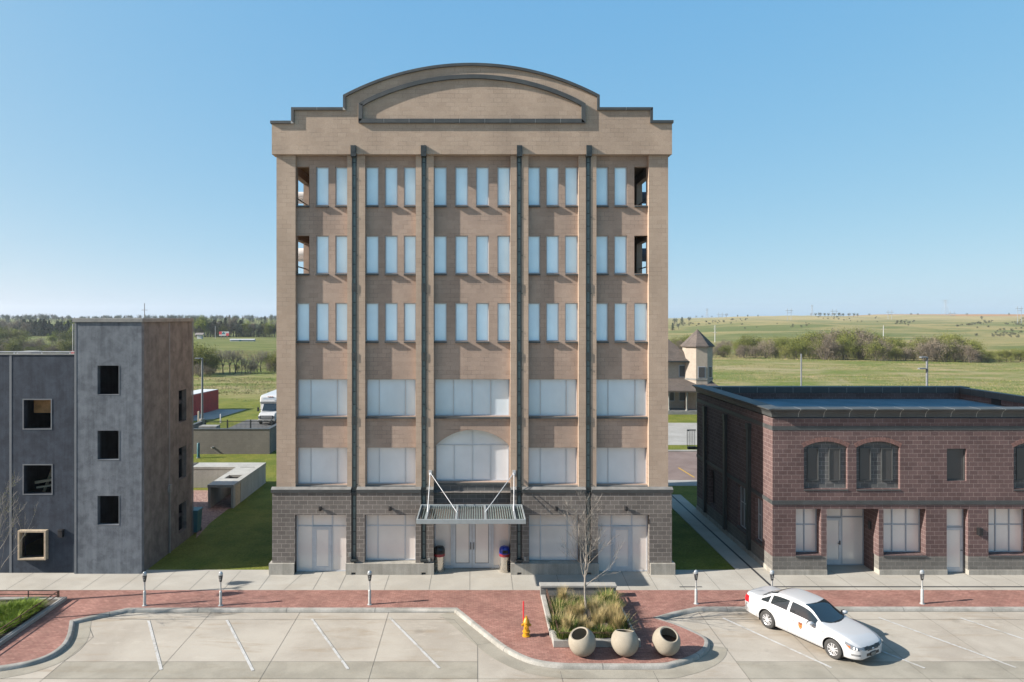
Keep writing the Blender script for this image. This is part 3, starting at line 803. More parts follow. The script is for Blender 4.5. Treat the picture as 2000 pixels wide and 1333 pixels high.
    # steel channels let into slots in the piers
    for c in (692, 828, 1014, 1149):
        x = X(c); ch = MB(); zb, zt = Z(1093), Z(303)
        ch.box(x-.115, x-.06, -.018, .14, zb, zt); ch.box(x+.06, x+.115, -.018, .14, zb, zt)
        ch.cur = 1; ch.box(x-.06, x+.06, .02, .15, zb, zt); ch.cur = 0
        ch.box(x-.125, x+.125, yc-.115, .1, Z(308), Z(287)); ch.box(x-.10, x+.10, yc-.123, yc-.115, Z(300), Z(291))
        for s_ in (562, 697, 822, 960): ch.box(x-.12, x+.12, -.035, .1, Z(s_+8), Z(s_-8))
        z = Z(318); k = 0
        while z > zb+.2:
            ch.box(x-.06, x+.06, .0, .03, z-.018, z+.018)
            if k % 3 == 1: ch.box(x+.115, x+.155, -.03, .02, z-.2, z-.16)
            z -= 0.60; k += 1
        ch.box(x-.15, x+.15, -.23, .05, zb-.03, zb+.05)
        ch.build('steel_channel', [M['steel'], M['web']], root)
    # ground storey of charcoal block
    yg = -0.12; zt = Z(961.5); g_ops = []
    doors = [(577,677),(1167.5,1267)]; gw = [(713,812),(1033,1130)]
    for a, b in doors: g_ops.append((X(a), X(b), -1, Z(1005)))
    for a, b in gw: g_ops.append((X(a), X(b), Z(1098), Z(1005)))
    g_ops.append((X(847), X(997), -1, 9))
    for c in (692, 828, 1014, 1149): g_ops.append((X(c)-.125, X(c)+.125, Z(1098), 9))
    gm = MB(); wall_y(gm, yg, 0.42, X(533), X(1311), 0.0, zt, g_ops, top=False)
    gm.quad((X(533), yg+.3, 0), (X(533), 13.7, 0), (X(533), 13.7, zt), (X(533), yg+.3, zt)); gm.quad((X(1311), yg+.3, 0), (X(1311), 13.7, 0), (X(1311), 13.7, zt), (X(1311), yg+.3, zt))
    # block panel over the entrance and the walls of the entrance recess
    gm.box(X(847)-.01, X(997)+.01, R_+0.0, R_+.3, 3.0, Z(946.5))
    gm.box(X(847)-.2, X(847)-.001, .2, .8, 0, 3.1); gm.box(X(997)+.001, X(997)+.2, .2, .8, 0, 3.1)
    gm.build('lower_wall', M['greyblock'], root)
    dk = MB(); dk.box(X(847)+.001, X(997)-.001, R_-.004, R_+.02, Z(985), Z(947)); dk.build('block_panel', M['darkblock'], root)
    so = MB(); so.box(X(847)-.0, X(997)+.0, R_+.301, .9, 2.95, 3.1); so.build('entrance_soffit', M['brownsoffit'], root)
    # sloped stone band between the storeys
    runs = [(531,686.6),(697.4,822.6),(833.4,847),(997,1008.6),(1019.4,1143.6),(1154.4,1313)]
    for a, b in runs:
        x0, x1 = X(a), X(b); tb = MB()
        tb.cur = 1; tb.quad((x0,-.18,Z(955)),(x1,-.18,Z(955)),(x1,.0,Z(951)),(x0,.0,Z(951)))
        tb.cur = 0
        tb.add([(x0,-.18,Z(955)),(x1,-.18,Z(955)),(x1,-.165,zt),(x0,-.165,zt),(x0,.16,Z(955)),(x1,.16,Z(955)),(x1,.16,zt),(x0,.16,zt)], [(0,1,2,3),(0,3,7,4),(1,5,6,2),(3,2,6,7)])
        tb.build('stone_band', [M['trim'], M['ledge']], root)
    # concrete plinth with drain mouths under the channels
    for a, b, drains in ((528,577,()),(677,848,(692,828)),(997,1168,(1014,1149)),(1268,1316,())):
        x0, x1 = X(a), X(b); p = MB(); zz = Z(1098)
        po = [(X(c)-.1, X(c)+.1, .0, Z(1115)) for c in drains]
        wall_y(p, -.24, .42, x0, x1, -.05, zz, [(o[0], o[1], -.05, o[3]) for o in po])
        p.quad((x0,-.24,zz),(x1,-.24,zz),(x1,.18,zz+.004),(x0,.18,zz+.004))
        for o in po: p.cur = 0
        q = p.build('plinth', M['plinth'], root)
        if po:
            d = MB()
            for o in po: d.box(o[0], o[1], .0, .1, -.04, o[3])
            d.build('drain_mouth', M['dark'], q)
    # ground-floor windows and doors
    for a, b in gw:
        o = (X(a), X(b), Z(1098)+.01, Z(1005)); w = o[1]-o[0]
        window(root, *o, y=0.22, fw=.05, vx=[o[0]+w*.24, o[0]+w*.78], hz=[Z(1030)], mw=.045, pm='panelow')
    for i, (a, b) in enumerate(doors):
        o = (X(a), X(b), .004, Z(1005)); w = o[1]-o[0]
        v1, v2 = (o[0]+w*.315, o[0]+w*.70) if i == 0 else (o[0]+w*.29, o[0]+w*.69)
        window(root, *o, y=0.22, fw=.05, vx=[v1, v2], hz=[Z(1030.5)], mw=.055, pm='panelow', name='door_surround')
        d = MB(); z1 = Z(1032.5); fwid = .15; y = .205
        d.box(v1+.03, v1+.03+fwid, y, y+.05, .05, z1); d.box(v2-.03-fwid, v2-.03, y, y+.05, .05, z1)
        d.box(v1+.03+fwid, v2-.03-fwid, y, y+.05, .05, .24); d.box(v1+.03+fwid, v2-.03-fwid, y, y+.05, z1-.13, z1)
        d.box(v1-.02, v2+.02, y-.06, y, z1, z1+.05)
        dl = d.build('door', M['frame'], root)
        d = MB(); d.box(v1+.03+fwid-.002, v2-.03-fwid+.002, y+.02, y+.045, .238, z1-.128); d.build('door_panel', M['panelow'], dl)
        hx = v2-.10 if i == 0 else v1+.10
        d = MB(); d.box(hx-.02, hx+.02, y-.03, y, .95, 1.12); d.box(hx-.07, hx+.02, y-.05, y-.03, 1.0, 1.03); d.lathe([(0.0,0),(.025,0),(.025,.03),(0,.03)], (hx, y-.02, 1.2), 10); d.build('handle', M['rod'], dl)
    # double entrance doors deep in the recess
    yd = .62; x0, x1 = X(847), X(997); cxm = (x0+x1)/2
    e = MB(); e.box(x0+.02, x1-.02, yd+.06, yd+.1, .02, 2.95); e.build('entrance_panel', M['panelow'], root)
    e = MB()
    for a, b in ((x0+.0, x0+.06), (x1-.06, x1)): e.box(a, b, yd, yd+.06, .0, 2.95)
    dw = .93
    for a, b in ((cxm-dw-.10, cxm-dw), (cxm+dw, cxm+dw+.10)): e.box(a, b, yd-.01, yd+.06, .0, 2.95)
    e.box(cxm-dw, cxm+dw, yd-.01, yd+.06, 2.36, 2.95); e.box(x0+.06, cxm-dw-.1, yd, yd+.06, 0, .12); e.box(cxm+dw+.1, x1-.06, yd, yd+.06, 0, .12)
    e.build('entrance_frame', M['frame'], root)
    for s_ in (-1, 1):
        a, b = sorted((cxm + s_*.008, cxm + s_*(dw-.008))); d = MB(); st = .13
        d.box(a, a+st, yd-.02, yd+.05, .03, 2.35); d.box(b-st, b, yd-.02, yd+.05, .03, 2.35); d.box(a+st, b-st, yd-.02, yd+.05, .03, .25); d.box(a+st, b-st, yd-.02, yd+.05, 2.18, 2.35)
        dl = d.build('entrance_door', M['frame'], root, bevel=.006)
        d = MB(); d.box(a+st-.002, b-st+.002, yd+.01, yd+.04, .248, 2.182)
        d.build('door_panel', M['panelow'], dl)
        d = MB(); i0, i1 = a+st, b-st
        for q in ((i0, i0+.018, .25, 2.18), (i1-.018, i1, .25, 2.18)): d.box(q[0], q[1], yd+.0, yd+.02, q[2], q[3])
        d.box(i0, i1, yd, yd+.02, .25, .268); d.box(i0, i1, yd, yd+.02, 2.162, 2.18); d.build('gasket', M['black'], dl)
        hx = cxm + s_*.075
        d = MB(); d.tube([(hx, yd-.02, .92), (hx, yd-.08, .95), (hx, yd-.08, 1.22), (hx, yd-.02, 1.25)], .016, 8); d.build('handle', M['black'], dl)
        lx = x0+.05 if s_ < 0 else x1-.05
        d = MB(); d.box(lx-.04, lx+.04, .3, .45, 2.2, 2.5); d.build('recess_lamp', M['black'], root)
    # four black downlights over the openings
    for c in (627.5, 763, 1085, 1220.5):
        d = MB(); x = X(c); d.lathe([(.0,-.10),(.075,-.10),(.08,-.08),(.08,.09),(.0,.10)], (x, yg-.13, Z(991)), 14); d.box(x-.03, x+.03, yg-.1, yg, Z(991)-.04, Z(991)+.04)
        d.build('wall_lamp', M['black'], root, smooth=True)
    for c, z in ((684.5, Z(1082)), (838.5, Z(1092)), (1025, Z(1090))):
        d = MB(); d.box(X(c)-.06, X(c)+.06, yg-.06, yg, z-.09, z+.09); d.build('utility_box', M['cap'], root, bevel=.01)
    # steel canopy hung on four rods
    fy, zc0, zc1 = -2.55, 3.075, 3.28; cx0, cx1 = X(813.2, 30.05), X(1027.2, 30.05)
    c = MB()
    c.box(cx0, cx1, fy, fy+.06, zc0, zc1); c.box(cx0, cx0+.06, fy+.06, -.12, zc0, zc1); c.box(cx1-.06, cx1, fy+.06, -.12, zc0, zc1); c.box(cx0+.06, cx1-.06, -.2, -.12, zc0, zc1)
    w = cx1-cx0; beams = [cx0+w*t for t in (.085, .363, .632, .905)]
    for b in beams: c.box(b-.05, b+.05, fy+.06, -.2, zc0+.02, zc1-.01)
    can = c.build('canopy', M['canopy'], root, bevel=.008)
    lv = MB(); x = cx0+.10
    while x < cx1-.1:
        if all(abs(x-b) > .08 for b in beams):
            lv.obox((x, (fy-.14)/2+.01, (zc0+zc1)/2), (.028,0,.05), (0,(-.2-fy-.06)/2,0), (-.004,0,.004))
        x += .105
    lv.build('louvre', M['louvre'], can)
    rodx = [(X(840.4), beams[0], -1.35), (X(840.4), beams[1], -1.35), (X(1004), beams[2], -1.35), (X(1004), beams[3], -1.2)]
    for xt, xb, yb in rodx:
        r = MB(); top = Vector((xt, -.02, Z(923.5))); bot = Vector((xb, yb, zc1-.02))
        r.tube([top, bot], .018, 10); d = (bot-top).normalized()
        r.tube([bot - d*.35, bot], .026, 10); r.tube([top, top + d*.12], .03, 10)
        r.build('rod', M['rod'], can, smooth=True)
    for xt in (X(840.4), X(1004)):
        b = MB(); b.box(xt-.07, xt+.07, -.045, .0, Z(923.5)-.12, Z(923.5)+.12); b.build('rod_plate', M['rod'], can)
    # open corners of the upper storeys: rolled curtains and guard rails
    for s_, xs in ((-1, xl), (1, xr)):
        for zr, zc, zcur, rr in ((18.22, 18.72, 18.28, .2), (14.70, 15.55, 15.12, .3)):
            g = MB(); xx = xs - s_*.12
            g.tube([(xx, 1.1, zr), (xx, 5.1, zr)], .035, 8)
            g.build('guard_rail', M['polegrey'], root, smooth=True)
            g = MB(); yq = 5.0+rr; g.tube([(xs + s_*(.8 if s_ < 0 else .4), yq, zc), (xs + s_*.01, yq, zc)], rr, 20)
            g.build('rolled_curtain', M['whiterough'] if s_ < 0 else M['greycloth'], root, smooth=True)
            g = MB(); a_, b_ = sorted((xs+s_*.02, xs+s_*(.78 if s_ < 0 else .38))); g.box(a_, b_, yq-.012, yq+.012, zcur, zc); g.build('curtain', M['whiterough'] if s_ < 0 else M['greycloth'], root)
tall_building()

# ---------------------------------------------------------------- litter bins either side of the doors
def bin_(x, y, dome, label):
    t = thing('litter_bin', label, 'litter bin', (x, y, .004), 0, 'litter bins at the entrance')
    b = MB(); b.lathe([(0,.0),(.235,.0),(.24,.02),(.24,.74),(0,.74)], (x,y,.004), 32); b.build('body', M['stainless'], t, smooth=True)
    b = MB(); b.lathe([(.24,.735),(.262,.74),(.262,.86),(.24,.865)], (x,y,.004), 32); b.build('band', M['maroon'], t, smooth=True)
    b = MB(); b.lathe([(.245,.862),(.262,.87),(.262,1.0),(.245,1.10),(.19,1.17),(.10,1.20),(0,1.205)], (x,y,.004), 32); l = b.build('lid', M[dome], t, smooth=True, angle=60)
    b = MB(); b.obox((x+.02, y-.245, .99), (.13,0,0), (0,.03,0), (0,0,.075)); b.build('flap', M['dark'], l, bevel=.01)
bin_(fx(858.5,32.95), .25, 'blackplastic', 'steel litter bin with a black domed lid beside the entrance doors')
bin_(fx(985.5,32.95), .25, 'blueplastic', 'steel litter bin with a blue domed lid beside the entrance doors')
# ---------------------------------------------------------------- bare concrete drill tower and its wing, left
def concrete_tower():
    d0 = 32.5; y0 = YC + d0
    xl, xr = wx(147, d0), wx(276.5, d0); y1 = y0 + 5.75; top = 12.02
    root = thing('concrete_tower', 'bare grey concrete tower with three square dark window openings', 'tower', ((xl+xr)/2, y0+2.5, 0))
    def o(a, b, t, bt): return (wx(a, d0), wx(b, d0), wz(bt, d0), wz(t, d0))
    ops = [o(190.3,232,714.5,771), o(190.3,232,841.5,898), o(190.3,232,969,1025.5)]
    w = MB(); wall_y(w, y0, .25, xl, xr, -.1, top-.18, ops); w.build('front_wall', M['tower'], root)
    ys = lambda px: YC + (xr*F/(px-CX))
    sops = []
    for t, b in ((762,824),(873,935),(982,1038)):
        ya, yb = ys(349), ys(364); dd = (ya+yb)/2 - YC
        sops.append((ya, yb, wz(b, dd), wz(t, dd)))
    w = MB(); wall_x(w, xr, -.25, y0+.251, y1, -.1, top-.18, sops)
    w.build('side_wall', M['towerside'], root)
    w = MB(); w.box(xl, xl+.25, y0+.251, y1, -.1, top-.18); w.box(xl+.251, xr-.251, y1-.25, y1, -.1, top-.18)
    for z in (1.5, 4.6, 7.6, 11.6): w.box(xl+.251, xr-.251, y0+.252, y1-.251, z-.2, z)
    w.build('inner_wall', M['wing'], root)
    c = MB(); c.box(xl-.1, xr+.08, y0-.06, y1+.06, top-.18, top); c.build('roof_cap', M['cap'], root, bevel=.01)
    s = MB()
    s.box(xr, xr+.012, ys(329.5), ys(332), 0, top-.19); s.box(xr, xr+.012, ys(375), ys(377.5), 0, top-.19); s.box(xl-.04, xl+.06, y0-.012, y0, 0, top-.19)
    s.build('sealant_seam', M['seam'], root)
    fm = .035
    for a, b, c_, d_ in ops:
        f = MB(); f.box(a-fm, b+fm, y0-.012, y0, c_-fm, c_); f.box(b, b+fm, y0-.012, y0, c_, d_); f.build('opening_edge', M['seam'], root)
    u = MB(); yy = ys(330); u.box(xr, xr+.12, yy-.12, yy+.12, 3.1, 3.5); u.tube([(xr+.06, yy, .0), (xr+.06, yy, 3.1)], .03, 8); u.build('meter_box', M['cap'], root)
    # flagpole-thin mast behind the tower top is a separate thing further on

def concrete_wing():
    d0 = 32.62; y0 = YC + d0; xr = wx(146.6, d0) - .0; xl = -41.0; top = wz(693.5, d0); y1 = 9.7
    root = thing('concrete_wing', 'long dark concrete block with square openings beside the tower', 'building', (-28, y0+4, 0))
    def o(a, b, t, bt): return (wx(a, d0), wx(b, d0), wz(bt, d0), wz(t, d0))
    ops = [o(46.5,99.5,781.5,837.5), o(46.5,101,909,965), o(43.5,91,1038,1088), o(-90,-40,781,838), o(-90,-40,909,965), o(-90,-40,1035,1090)]
    w = MB(); wall_y(w, y0, .25, xl, xr-.02, -.1, top, ops); w.build('front_wall', M['wing'], root)
    tb_ = top-1.0; w = MB(); w.box(xl, xl+.25, y0+.251, y1, -.1, tb_); w.box(xl, xr, y1-.25, y1, -.1, tb_); w.box(xr-.27, xr-.02, y0+.251, y1-.251, -.1, tb_)
    for z in (2.8, 5.9): w.box(xl+.25, xr-.28, y0+.252, y1-.26, z-.2, z)
    w.box(-24.0, -23.8, y0+.252, y1-.26, 0, top-.3)
    w.build('inner_wall', M['wing'], root)
    r = MB(); r.box(xl+.251, xr-.28, y0+.251, y1-.251, top-1.35, top-1.02); r.build('roof', M['cap'], root)
    p = MB(); p.box(ops[0][0]-.1, ops[0][1]+.3, y0+.9, y0+.93, ops[0][2]+.62, ops[0][3]+.1); p.build('boarding', M['ply'], root)
    p = MB()
    p.bar((ops[1][0]+.2, y0+1.2, ops[1][2]-.2), (ops[1][0]+.55, y0+1.8, ops[1][3]+.2), .1); p.bar((ops[1][0]-.1, y0+1.0, ops[1][2]+.3), (ops[1][1]+.1, y0+1.4, ops[1][2]+.5), .12); p.bar((ops[1][0]+.1, y0+.8, ops[1][2]+.1), (ops[1][1], y0+1.1, ops[1][2]+.25), .08)
    p.build('loose_timber', M['lumber'], root)
    fm = .05
    for a, b, c, d in ops[:2]:
        f = MB(); f.box(a-fm, a, y0-.015, y0+.05, c-fm, d+fm); f.box(b, b+fm, y0-.015, y0+.05, c-fm, d+fm); f.box(a, b, y0-.015, y0+.05, c-fm, c); f.box(a, b, y0-.015, y0+.05, d, d+fm); f.build('opening_edge', M['seam'], root)
    a, b, c, d = ops[2]; f = MB(); t = .085; yo = y0-.21
    f.box(a-t, a, yo, y0+.2, c-t, d+t); f.box(b, b+t, yo, y0+.2, c-t, d+t); f.box(a, b, yo, y0+.2, c-t, c); f.box(a, b, yo, y0+.2, d, d+t)
    f.build('timber_frame', M['lumber'], root, bevel=.006)
    s = MB(); s.box(wx(18.5,d0), wx(23,d0), y0-.012, y0, 0, top); s.build('sealant_seam', M['seam'], root)
    l = MB(); x = wx(121.5, d0); z = wz(1041, d0); l.box(x-.10, x+.10, y0-.19, y0, z-.17, z+.15); l.box(x-.12, x+.12, y0-.21, y0, z+.15, z+.18); l.build('wall_lamp', M['maroon'] if False else M['black'], root, bevel=.01)
    e = MB(); e.box(xl, xr-.02, y0-.03, y0+.27, top, top+.05); e.build('parapet_cap', M['cap'], root)
    # roof railing and plant seen above the parapet
    g = MB(); yr = y0+1.0; zt = wz(687.5, d0+1.0)
    g.bar((xl+.5, yr, zt), (xr-.1, yr, zt), .05)
    for px in (28, 34, 82, 137, -40, -110):
        g.bar((wx(px, d0+1), yr, top-.2), (wx(px, d0+1), yr, zt), .05)
    g.build('roof_rail', M['white'], root)
    g = MB(); g.box(wx(35,d0+1.4), wx(61,d0+1.4), yr+.4, yr+1.2, top-.1, zt); g.build('roof_unit', M['cap'], root)
    g = MB(); g.box(wx(136,d0+1.2), wx(147,d0+1.2), yr+.2, yr+.3, top-.1, zt+.02); g.build('roof_panel', M['signred'], root)
    g = MB(); g.tube([(wx(142.5,d0+2), yr+1, top-.2), (wx(142.5,d0+2), yr+1, wz(633,d0+2))], .02, 6); g.build('roof_mast', M['polewhite'], root)
concrete_tower(); concrete_wing()
b = MB(); x_, y_ = -15.78, YC+38.75
t = thing('wheelie_bin', 'dark teal plastic bin against the tower on the gravel', 'bin', (x_, y_, 0))
b.add([(x_-.24,y_-.28,.08),(x_+.24,y_-.28,.08),(x_+.24,y_+.28,.08),(x_-.24,y_+.28,.08),(x_-.3,y_-.36,1.25),(x_+.3,y_-.36,1.25),(x_+.3,y_+.36,1.25),(x_-.3,y_+.36,1.25)], [(0,3,2,1),(4,5,6,7),(0,1,5,4),(1,2,6,5),(2,3,7,6),(3,0,4,7)])
b.build('body', M['teal'], t, bevel=.03)
b = MB(); b.box(x_-.33,x_+.33,y_-.38,y_+.42,1.25,1.33); b.build('lid', M['teal'], t, bevel=.03)
b = MB()
for s_ in (-.22,.22): b.lathe([(0,-.03),(.1,-.03),(.1,.03),(0,.03)], (x_+s_,y_+.3,.1), 14, Matrix.Rotation(math.radians(90),4,'Y'))
b.build('wheel', M['black'], t)

# ---------------------------------------------------------------- brick building, right
def brick_building():
    d0 = 32.4; y0 = YC + d0; X = lambda px: wx(px, d0); Z = lambda py: wz(py, d0)
    xl = X(1509); xr = 30.6; y1 = 10.9; top = 7.72
    root = thing('brick_building', 'two-storey dark red block building with flat roof and stone cornice', 'building', (22, 4, 0))
    P = lambda zx: 1300 + .35*zx
    Q = lambda zy: 740 + .35*zy
    arch = [(P(772),P(1015)), (P(1065),P(1308)), (P(1943),P(2186))]
    ops = []; arcs = []
    spr, crown, bot = Z(Q(384)), Z(Q(350)), Z(Q(616))
    for a, b in arch: ops.append((X(a), X(b), bot, crown))
    sq = (X(P(1570)), X(P(1679)), Z(Q(572)), Z(Q(391))); ops.append(sq)
    zb, zt = Z(Q(985)), Z(Q(727))
    w1 = (X(P(727)), X(P(868)), zb, zt); w2 = (X(P(1216)), X(P(1452)), zb, zt); w3 = (X(P(1802)), X(P(2034)), zb, zt)
    dr = (X(P(899)), X(P(1190)), -1, zt); sd = (X(P(1569)), X(P(1688)), -1, zt)
    ops += [w1, w2, w3, dr, sd]
    zbase, zsplit = Z(Q(992)), Z(Q(1066))
    w = MB(); wall_y(w, y0, .52, xl, xr, zbase, top-.40, [o for o in ops])
    for a, b, c, d in ops[:3]:
        pts = arc3((a, spr), ((a+b)/2, crown-.005), (b, spr), 20)
        w.prism_y([(a, crown), (a, spr)] + pts[1:11] + [((a+b)/2, crown-.0005)], y0, y0+.50); w.prism_y(pts[10:20] + [(b, spr), (b, crown), ((a+b)/2, crown-.0005)], y0, y0+.50)
    ysd = lambda px: YC + (xl*F/(px-CX))
    s_ops = []
    for a, b, t, bt, da in ((1441.8,1462.8,Q(612),Q(850),35.8), (1476,1489,Q(675),Q(918),33.8), (1384.7,1396,Q(512),Q(714),40.6)):
        s_ops.append((ysd(b), ysd(a), wz(bt, da)+.05, wz(t, da)))
    wall_x(w, xl, .40, y0+.521, y1, zbase, top-.40, s_ops)
    w.box(xr-.4, xr, y0+.41, y1, 0, top-.4); w.box(xl+.401, xr-.401, y1-.4, y1, 0, top-.4)
    dp = 1.25     # entrance recess
    w.box(dr[0]-.35, dr[0]-.001, y0+.522, y0+dp+.15, .0, zt+.1); w.box(dr[1]+.001, dr[1]+.35, y0+.522, y0+dp+.15, .0, zt+.1)
    w.build('wall', M['redblock'], root)
    # grey base courses and split-face foot
    g = MB(); runs = [(xl, dr[0]), (dr[1], sd[0]), (sd[1], xr)]
    for a, b in runs: g.box(a if a > xl else xl-.004, b, y0-.004, y0+.39, zsplit, zbase)
    g.box(xl-.004, xl+.39, y0+.395, y1+.004, zsplit, zbase)
    g.build('base_course', M['basegrey'], root)
    g = MB()
    for a, b in runs: g.box(a if a > xl else xl-.05, b, y0-.05, y0+.39, -.05, zsplit)
    g.box(xl-.05, xl+.39, y0+.395, y1, -.05, zsplit); g.build('footing', M['plinth'], root)
    # belts
    for (a, b, pr) in ((Z(Q(288)), Z(Q(265)), .02), (Z(Q(702)), Z(Q(680)), .035)):
        t = MB(); t.box(xl-pr, xr, y0-pr, y0+.1, a, b); t.box(xl-pr, xl+.1, y0+.101, y1, a, b); t.build('stone_belt', M['trim'], root)
    # flared cornice, stone by stone
    zc = Z(Q(214)); cor = MB()
    prof = [(0,zc),(-.05,zc),(-.08,zc+.16),(-.16,zc+.28),(-.30,zc+.36),(-.30,zc+.41),(.42,zc+.43),(.42,zc)]
    x = xl-.0; n = 0
    def cor_y(x0, x1, mi, lift=0.0):
        cor.cur = mi; cor.prism_x([(y0+a-lift*(1 if a < 0 else 0), z+lift*.2) for a, z in prof], x0, x1)
    step = 1.19
    while x < xr:
        x1 = min(xr, x+step-.022); cor_y(x, x1, 0); 
        if x1 < xr: cor_y(x1, x1+.022, 1, .002)
        x += step
    # left return of the cornice, mitred at the corner
    yv = y0; cor.cur = 0
    yb = y1
    vs = []; m = len(prof)
    for a, z in prof: vs.append((xl+a, y0+min(a,0), z))
    for a, z in prof: vs.append((xl+a, yb, z))
    cor.add(vs, [(i,(i+1)%m,m+(i+1)%m,m+i) for i in range(m)] + [tuple(range(m)), tuple(reversed(range(m,2*m)))])
    vs = []
    for a, z in prof[:-2]: vs.append((xl, y0+a, z))
    for a, z in prof[:-2]: vs.append((xl+min(a,0), y0+min(a,0), z))
    m = len(prof)-2; cor.add(vs, [(i,i+1,m+i+1,m+i) for i in range(m-1)])
    cor.build('cornice', [M['trim'], M['trimmortar']], root)
    # parapet insides and roof
    zr = top-.72
    r = MB(); r.box(xl+.42, xr-.41, y0+.42, y1-.41, zr-.2, zr); r.build('roof', M['roofmem'], root)
    yb0 = y1-.62
    r = MB(); r.box(xl+.43, xr-.41, yb0, y1-.401, zr-.1, top-.33); r.build('parapet_wall', M['redblock'], root)
    cp = MB(); x = xl+.2; zz0, zz1 = top-.34, top+.02
    while x < xr:
        x1 = min(xr, x+1.11); cp.cur = 0; cp.box(x, x1-.02, yb0-.05, y1+.1, zz0, zz1); cp.cur = 1; cp.box(x1-.02, x1, yb0-.045, y1+.09, zz0+.004, zz1-.004); x = x1
    cp.build('parapet_coping', [M['trim'], M['trimmortar']], root)
    # the right-hand parapet, running towards the street
    xa, ya = xr-.45, yb0; xb, yb_ = xr-.45, y0+.44
    dv = Vector((xb-xa, yb_-ya)); L = dv.length; dv /= L; nv = Vector((-dv.y, dv.x))
    q = MB(); q.obox((xa+dv.x*L/2, ya+dv.y*L/2, (zr+top-.34)/2), (dv.x*L/2, dv.y*L/2, 0), (nv.x*.15, nv.y*.15, 0), (0,0,(top-.34-zr)/2)); q.build('parapet_wall', M['redblock'], root)
    q = MB(); k = int(L/1.11)
    for i in range(k):
        c = (i+.5)*L/k; q.cur = 0; q.obox((xa+dv.x*c, ya+dv.y*c, (zz0+zz1)/2-.03), (dv.x*(L/k/2-.01), dv.y*(L/k/2-.01), 0), (nv.x*.22, nv.y*.22, 0), (0,0,(zz1-zz0)/2))
        q.cur = 1; q.obox((xa+dv.x*(c+L/k/2), ya+dv.y*(c+L/k/2), (zz0+zz1)/2-.03), (dv.x*.012, dv.y*.012, 0), (nv.x*.21, nv.y*.21, 0), (0,0,(zz1-zz0)/2-.005))
    q.build('parapet_coping', [M['trim'], M['trimmortar']], root)
    q = MB(); c = L*.30; q.obox((xa-.16, ya+dv.y*c, zr+.18), (dv.x*.35, dv.y*.35, 0), (nv.x*.03, nv.y*.03, 0), (0,0,.16)); q.build('scupper', M['dark'], root)
    # arched blind windows: charcoal block infill with two slim panels
    for a, b, c, d in ops[:3]:
        inf = MB(); inf.box(a-.02, b+.02, y0+.14, y0+.3, c-.02, d+.02)
        iw = inf.build('arch_infill', M['darkblock'], root)
        W = b-a
        for t0, t1 in ((.105,.365), (.60,.865)):
            window(root, a+W*t0, a+W*t1, Z(Q(572)), Z(Q(388)), y0+.085, fw=.04, pm='darkpane', fm='trim', dep=.08, name='slim_window')
        sl = MB(); sl.prism_x([(y0+.14, c), (y0-.03, c-.03), (y0-.03, c-.075), (y0+.14, c-.075)], a-.01, b+.02); sl.build('sill', M['trim'], iw)
        # voussoirs standing a hair proud of the wall
        v = MB(); pts = arc3((a-.02, spr+.0), ((a+b)/2, crown+.0), (b+.02, spr), 15); cx_ = (a+b)/2
        for i in range(15):
            p, q_ = Vector(pts[i]), Vector(pts[i+1]); dd = (q_-p); nn = Vector((-dd.y, dd.x)).normalized()
            if nn.y < 0: nn = -nn
            g_ = dd*.035
            v.add([(r_.x, yy_, r_.y) for yy_ in (y0-.006, y0+.05) for r_ in (p+g_, q_-g_, q_-g_+nn*.2, p+g_+nn*.2)], [(0,1,2,3),(7,6,5,4),(0,4,5,1),(1,5,6,2),(2,6,7,3),(3,7,4,0)])
        v.build('voussoirs', M['redplain'], root)
    window(root, sq[0], sq[1], sq[2], sq[3], y0+.10, fw=.05, pm='darkpane', fm='trim', name='window')
    # shop windows
    for (a, b, c, d), nx in ((w1, 2), (w2, 3), (w3, 3)):
        vx = [a+(b-a)*(i+1)/nx for i in range(nx-1)]
        window(root, a, b, c, d, y0+.43, fw=.05, vx=vx, hz=[Z(Q(829))], mw=.055, pm='panelow', fm='framedark', sill=(y0-.04, .09, .02), name='shop_window')
    # recessed entrance
    yr = y0+dp; e = MB(); e.box(dr[0]-.02, dr[1]+.02, y0+.521, yr+.15, zt+.001, zt+.12); e.build('entrance_soffit', M['darkblock'], root)
    l, r_ = dr[0]+(dr[1]-dr[0])*.10, dr[0]+(dr[1]-dr[0])*.56
    hz = Z(Q(800))-.12
    window(root, dr[0]+.01, dr[1]-.01, .004, zt-.002, yr, fw=.05, vx=[l, r_], hz=[hz], mw=.06, pm='panelow', fm='framedark', name='door_surround')
    d = MB(); y = yr-.02; st = .13
    d.box(l+.03, l+.03+st, y, y+.05, .05, hz-.04); d.box(r_-.03-st, r_-.03, y, y+.05, .05, hz-.04); d.box(l+.03+st, r_-.03-st, y, y+.05, .05, .26); d.box(l+.03+st, r_-.03-st, y, y+.05, hz-.17, hz-.04)
    dl = d.build('door', M['frame'], root)
    d = MB(); d.box(l+.028+st, r_-.028-st, y+.02, y+.045, .255, hz-.168); d.build('door_panel', M['panelow'], dl)
    d = MB(); d.box(r_-.13, r_-.09, y-.03, y, 1.0, 1.2); d.box(r_-.22, r_-.09, y-.05, y-.03, 1.05, 1.08); d.build('handle', M['black'], dl)
    d = MB()
    for z in (.35, 1.2, 2.0): d.box(l+.01, l+.04, y-.012, y, z, z+.16)
    d.build('hinge', M['black'], dl)
    # single side door
    window(root, sd[0]+.01, sd[1]-.01, .004, zt-.002, y0+.30, fw=.05, hz=[Z(Q(836))], mw=.05, pm='panelow', fm='framedark', name='door_surround')
    d = MB(); y = y0+.28; a, b = sd[0]+.06, sd[1]-.06; z1 = Z(Q(843)); st = .11
    d.box(a, a+st, y, y+.05, .04, z1); d.box(b-st, b, y, y+.05, .04, z1); d.box(a+st, b-st, y, y+.05, .04, .24); d.box(a+st, b-st, y, y+.05, z1-.11, z1)
